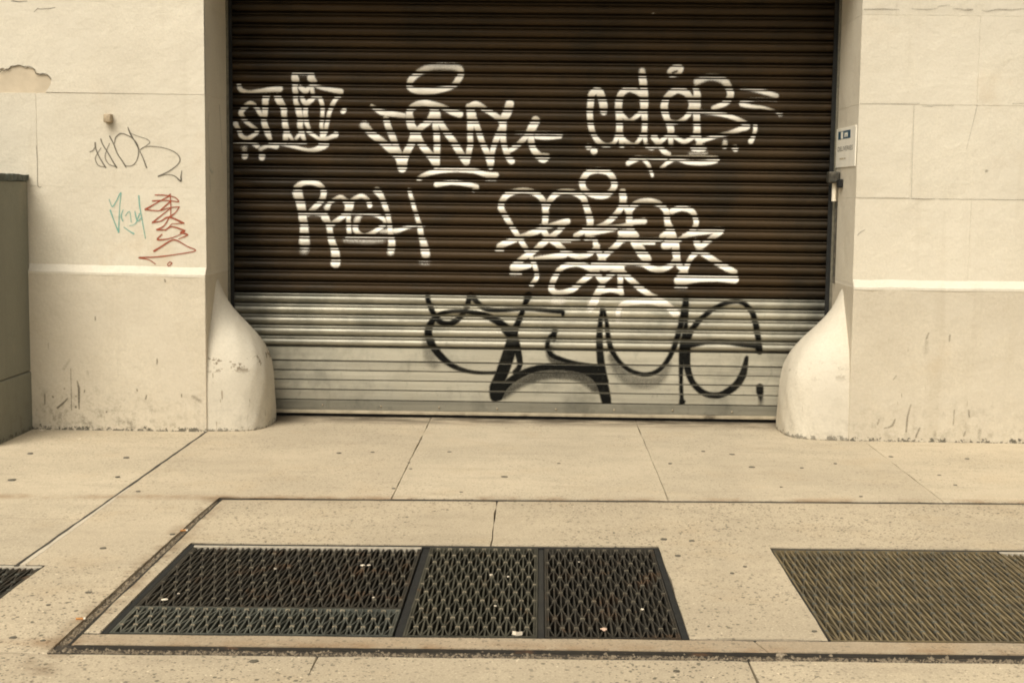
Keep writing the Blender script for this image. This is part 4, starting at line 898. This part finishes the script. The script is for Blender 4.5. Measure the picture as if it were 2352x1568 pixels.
def text(body, u, v, hgt, width, m):
    cu = bpy.data.curves.new('text', 'FONT'); cu.body = body; cu.size = 1.0; cu.extrude = .0
    to = bpy.data.objects.new('text', cu); C.objects.link(to); bpy.context.view_layer.update()
    me = bpy.data.meshes.new_from_object(to.evaluated_get(bpy.context.evaluated_depsgraph_get())); bpy.data.objects.remove(to)
    co = np.array([v_.co for v_ in me.vertices]); mn, mx = co.min(0), co.max(0)
    for v_ in me.vertices:
        a = (v_.co.x - mn[0]) / (mx[0] - mn[0]); b = (v_.co.y - mn[1]) / (mx[1] - mn[1])
        y, z = spos(u + a * width, v + hgt * (1 - b)); v_.co = (XR - .0072, y, z)
    me.materials.clear(); return kid('lettering', me, m, sg)
text('DELIVERIES', .10, .47, .115, .78, SIGN_K)
for (a, b) in ((.22, .27), (.285, .32), (.335, .37), (.385, .42), (.46, .52)): sbox('small_print', a, b, .765, .80, .0008, SIGN_T)
# switch box
def swp(px, py): return onX((3250 + px * .2551) / 1.7415, (450 + py * .2551) / 1.7415, XR - .035)
sw = tag(empty('switch_box', (XR, 9.6, 1.5)), 'weathered metal key switch on white conduit, below the deliveries sign', 'switch')
y0_, zt_ = swp(470, 920); y1_, zb_ = swp(330, 1110)
ya_, yb_ = min(y0_, y1_), max(y0_, y1_)
kid('housing', box('housing', XR - .075, XR + .001, 9.60, 9.69, zb_, zt_, .008, 2), BOXM, sw)
kid('cover', box('cover', XR - .070, XR - .012, 9.585, 9.5995, zb_ + .006, zt_ - .006, .004), BOXM, sw)
kid('hinge_flap', box('hinge_flap', XR - .030, XR + .001, 9.50, 9.584, zb_ - .03, zt_ - .05, .006), RAIL, sw)
def cyl(name, x, y, z0, z1, r, n=14):
    vs = [(x + r * math.cos(2*math.pi*k/n), y + r * math.sin(2*math.pi*k/n), z) for z in (z0, z1) for k in range(n)]
    fs = [(k, (k+1) % n, n + (k+1) % n, n + k) for k in range(n)] + [tuple(range(n))[::-1], tuple(range(n, 2*n))]
    return mesh(name, vs, fs)
kid('conduit', cyl('conduit', XR - .030, 9.645, zb_ - .12, zb_ + .01, .015), PIPE, sw)
kid('cable', cyl('cable', XR - .010, 9.66, .98, zb_ - .12, .0075), BOXM, sw)

# ------------------------------------------------------------------ litter
def scrap(px, py, s, label, mat, z=-.004, group=None, cat='litter', name='litter_scrap', flat=.35):
    x, y = gnd(px, py, z); bm = bmesh.new(); bmesh.ops.create_icosphere(bm, subdivisions=2, radius=s)
    for v in bm.verts:
        v.co *= random.uniform(.65, 1.25); v.co.z *= flat; v.co.x *= 1.3
    o = link(name, from_bm(name, bm), mat); o.location = (x, y, z + s * flat * .6); o.rotation_euler.z = random.uniform(0, 6); tag(o, label, cat, group)
for (px, py, s, lab, grp) in ((833,1298,.010,'pale crumb of litter, one of a pair on the wide dark grating','pair of crumbs'),(847,1298,.009,'pale crumb of litter, one of a pair on the wide dark grating','pair of crumbs'),
  (632,1306,.006,'tiny white crumb alone in the middle of the wide dark grating',None),(378,1377,.011,'white scrap by the corner where the wide dark grating meets the polished strip',None),(410,1363,.006,'small pale crumb beside the white scrap on the wide dark grating',None),
  (858,1372,.006,'pale crumb just behind the polished strip, near the steel beam',None),
  (1128,1320,.008,'pale crumb of litter on the grating with bright rivets','crumbs on the riveted grating'),(1167,1324,.007,'pale crumb of litter on the grating with bright rivets','crumbs on the riveted grating'),(1138,1391,.006,'pale crumb of litter on the grating with bright rivets','crumbs on the riveted grating'),
  (1475,1399,.008,'pale crumb of litter on the rusty square grating','crumbs on the rusty grating'),(1330,1290,.005,'pale crumb of litter on the rusty square grating','crumbs on the rusty grating')):
    scrap(px, py, s * .8, lab, LITTER, -.004, grp)
scrap(1387, 1446, .012, 'pinkish wad of gum on the rusty square grating', PINK, -.004, cat='gum')
# curled strip of white paper
x, y = gnd(1187, 1456, 0); vs, fs = [], []
for i in range(14):
    a = i * .55; r = .010 + .002 * i; cx_, cy_ = x + .0024 * (i - 7) + .006 * math.sin(a), y + .006 * math.cos(a * .8)
    vs += [(cx_, cy_, -.004), (cx_ + .001, cy_ + .001, .010)]
for i in range(13): fs.append((2*i, 2*i+2, 2*i+3, 2*i+1))
tag(link('paper_curl', mesh('paper_curl', vs, fs), LITTER), 'curled strip of white paper at the near edge of the riveted grating', 'paper')
scrap(95, 989, .014, 'white scrap lying right at the foot of the grey-green block', LITTER, 0)
scrap(182, 1008, .008, 'tiny white scrap on the pavement before the scrawled pier', LITTER, 0)
for (px, py, s) in ((742,1498,.010),(932,1500,.007),(1187,1501,.007),(1265,1470,.012),(1795,1502,.018),(1290,1507,.006)): scrap(px, py, s, 'pale crumb of litter in the long channel by the gratings', LITTER, -.015, 'crumbs in the channel')
for (px, py, rz, lab) in ((185, 1423, .1, 'orange cigarette butt at the near end of the side channel'), (422, 1220, .3, 'orange cigarette butt halfway along the side channel')):
    x, y = gnd(px, py, 0); b = empty('cigarette_butt', (x, y, .005)); tag(b, lab, 'cigarette butt'); b.rotation_euler.z = rz
    for (nm, a0, a1, m_) in (('filter', -.016, .010, CORK), ('paper_stub', .0101, .018, LITTER)):
        n = 10; vs = [(a, .0042 * math.cos(2*math.pi*k/n), .0042 * math.sin(2*math.pi*k/n)) for a in (a0, a1) for k in range(n)]
        fs = [(k, (k+1) % n, n + (k+1) % n, n + k) for k in range(n)] + [tuple(range(n))[::-1], tuple(range(n, 2*n))]
        link(nm, mesh(nm, vs, fs), m_, b)
scrap(1795, 1506, .016, 'pale pebble stuck at the edge of the long channel', CRUMB, -.006, cat='pebble', name='pebble')
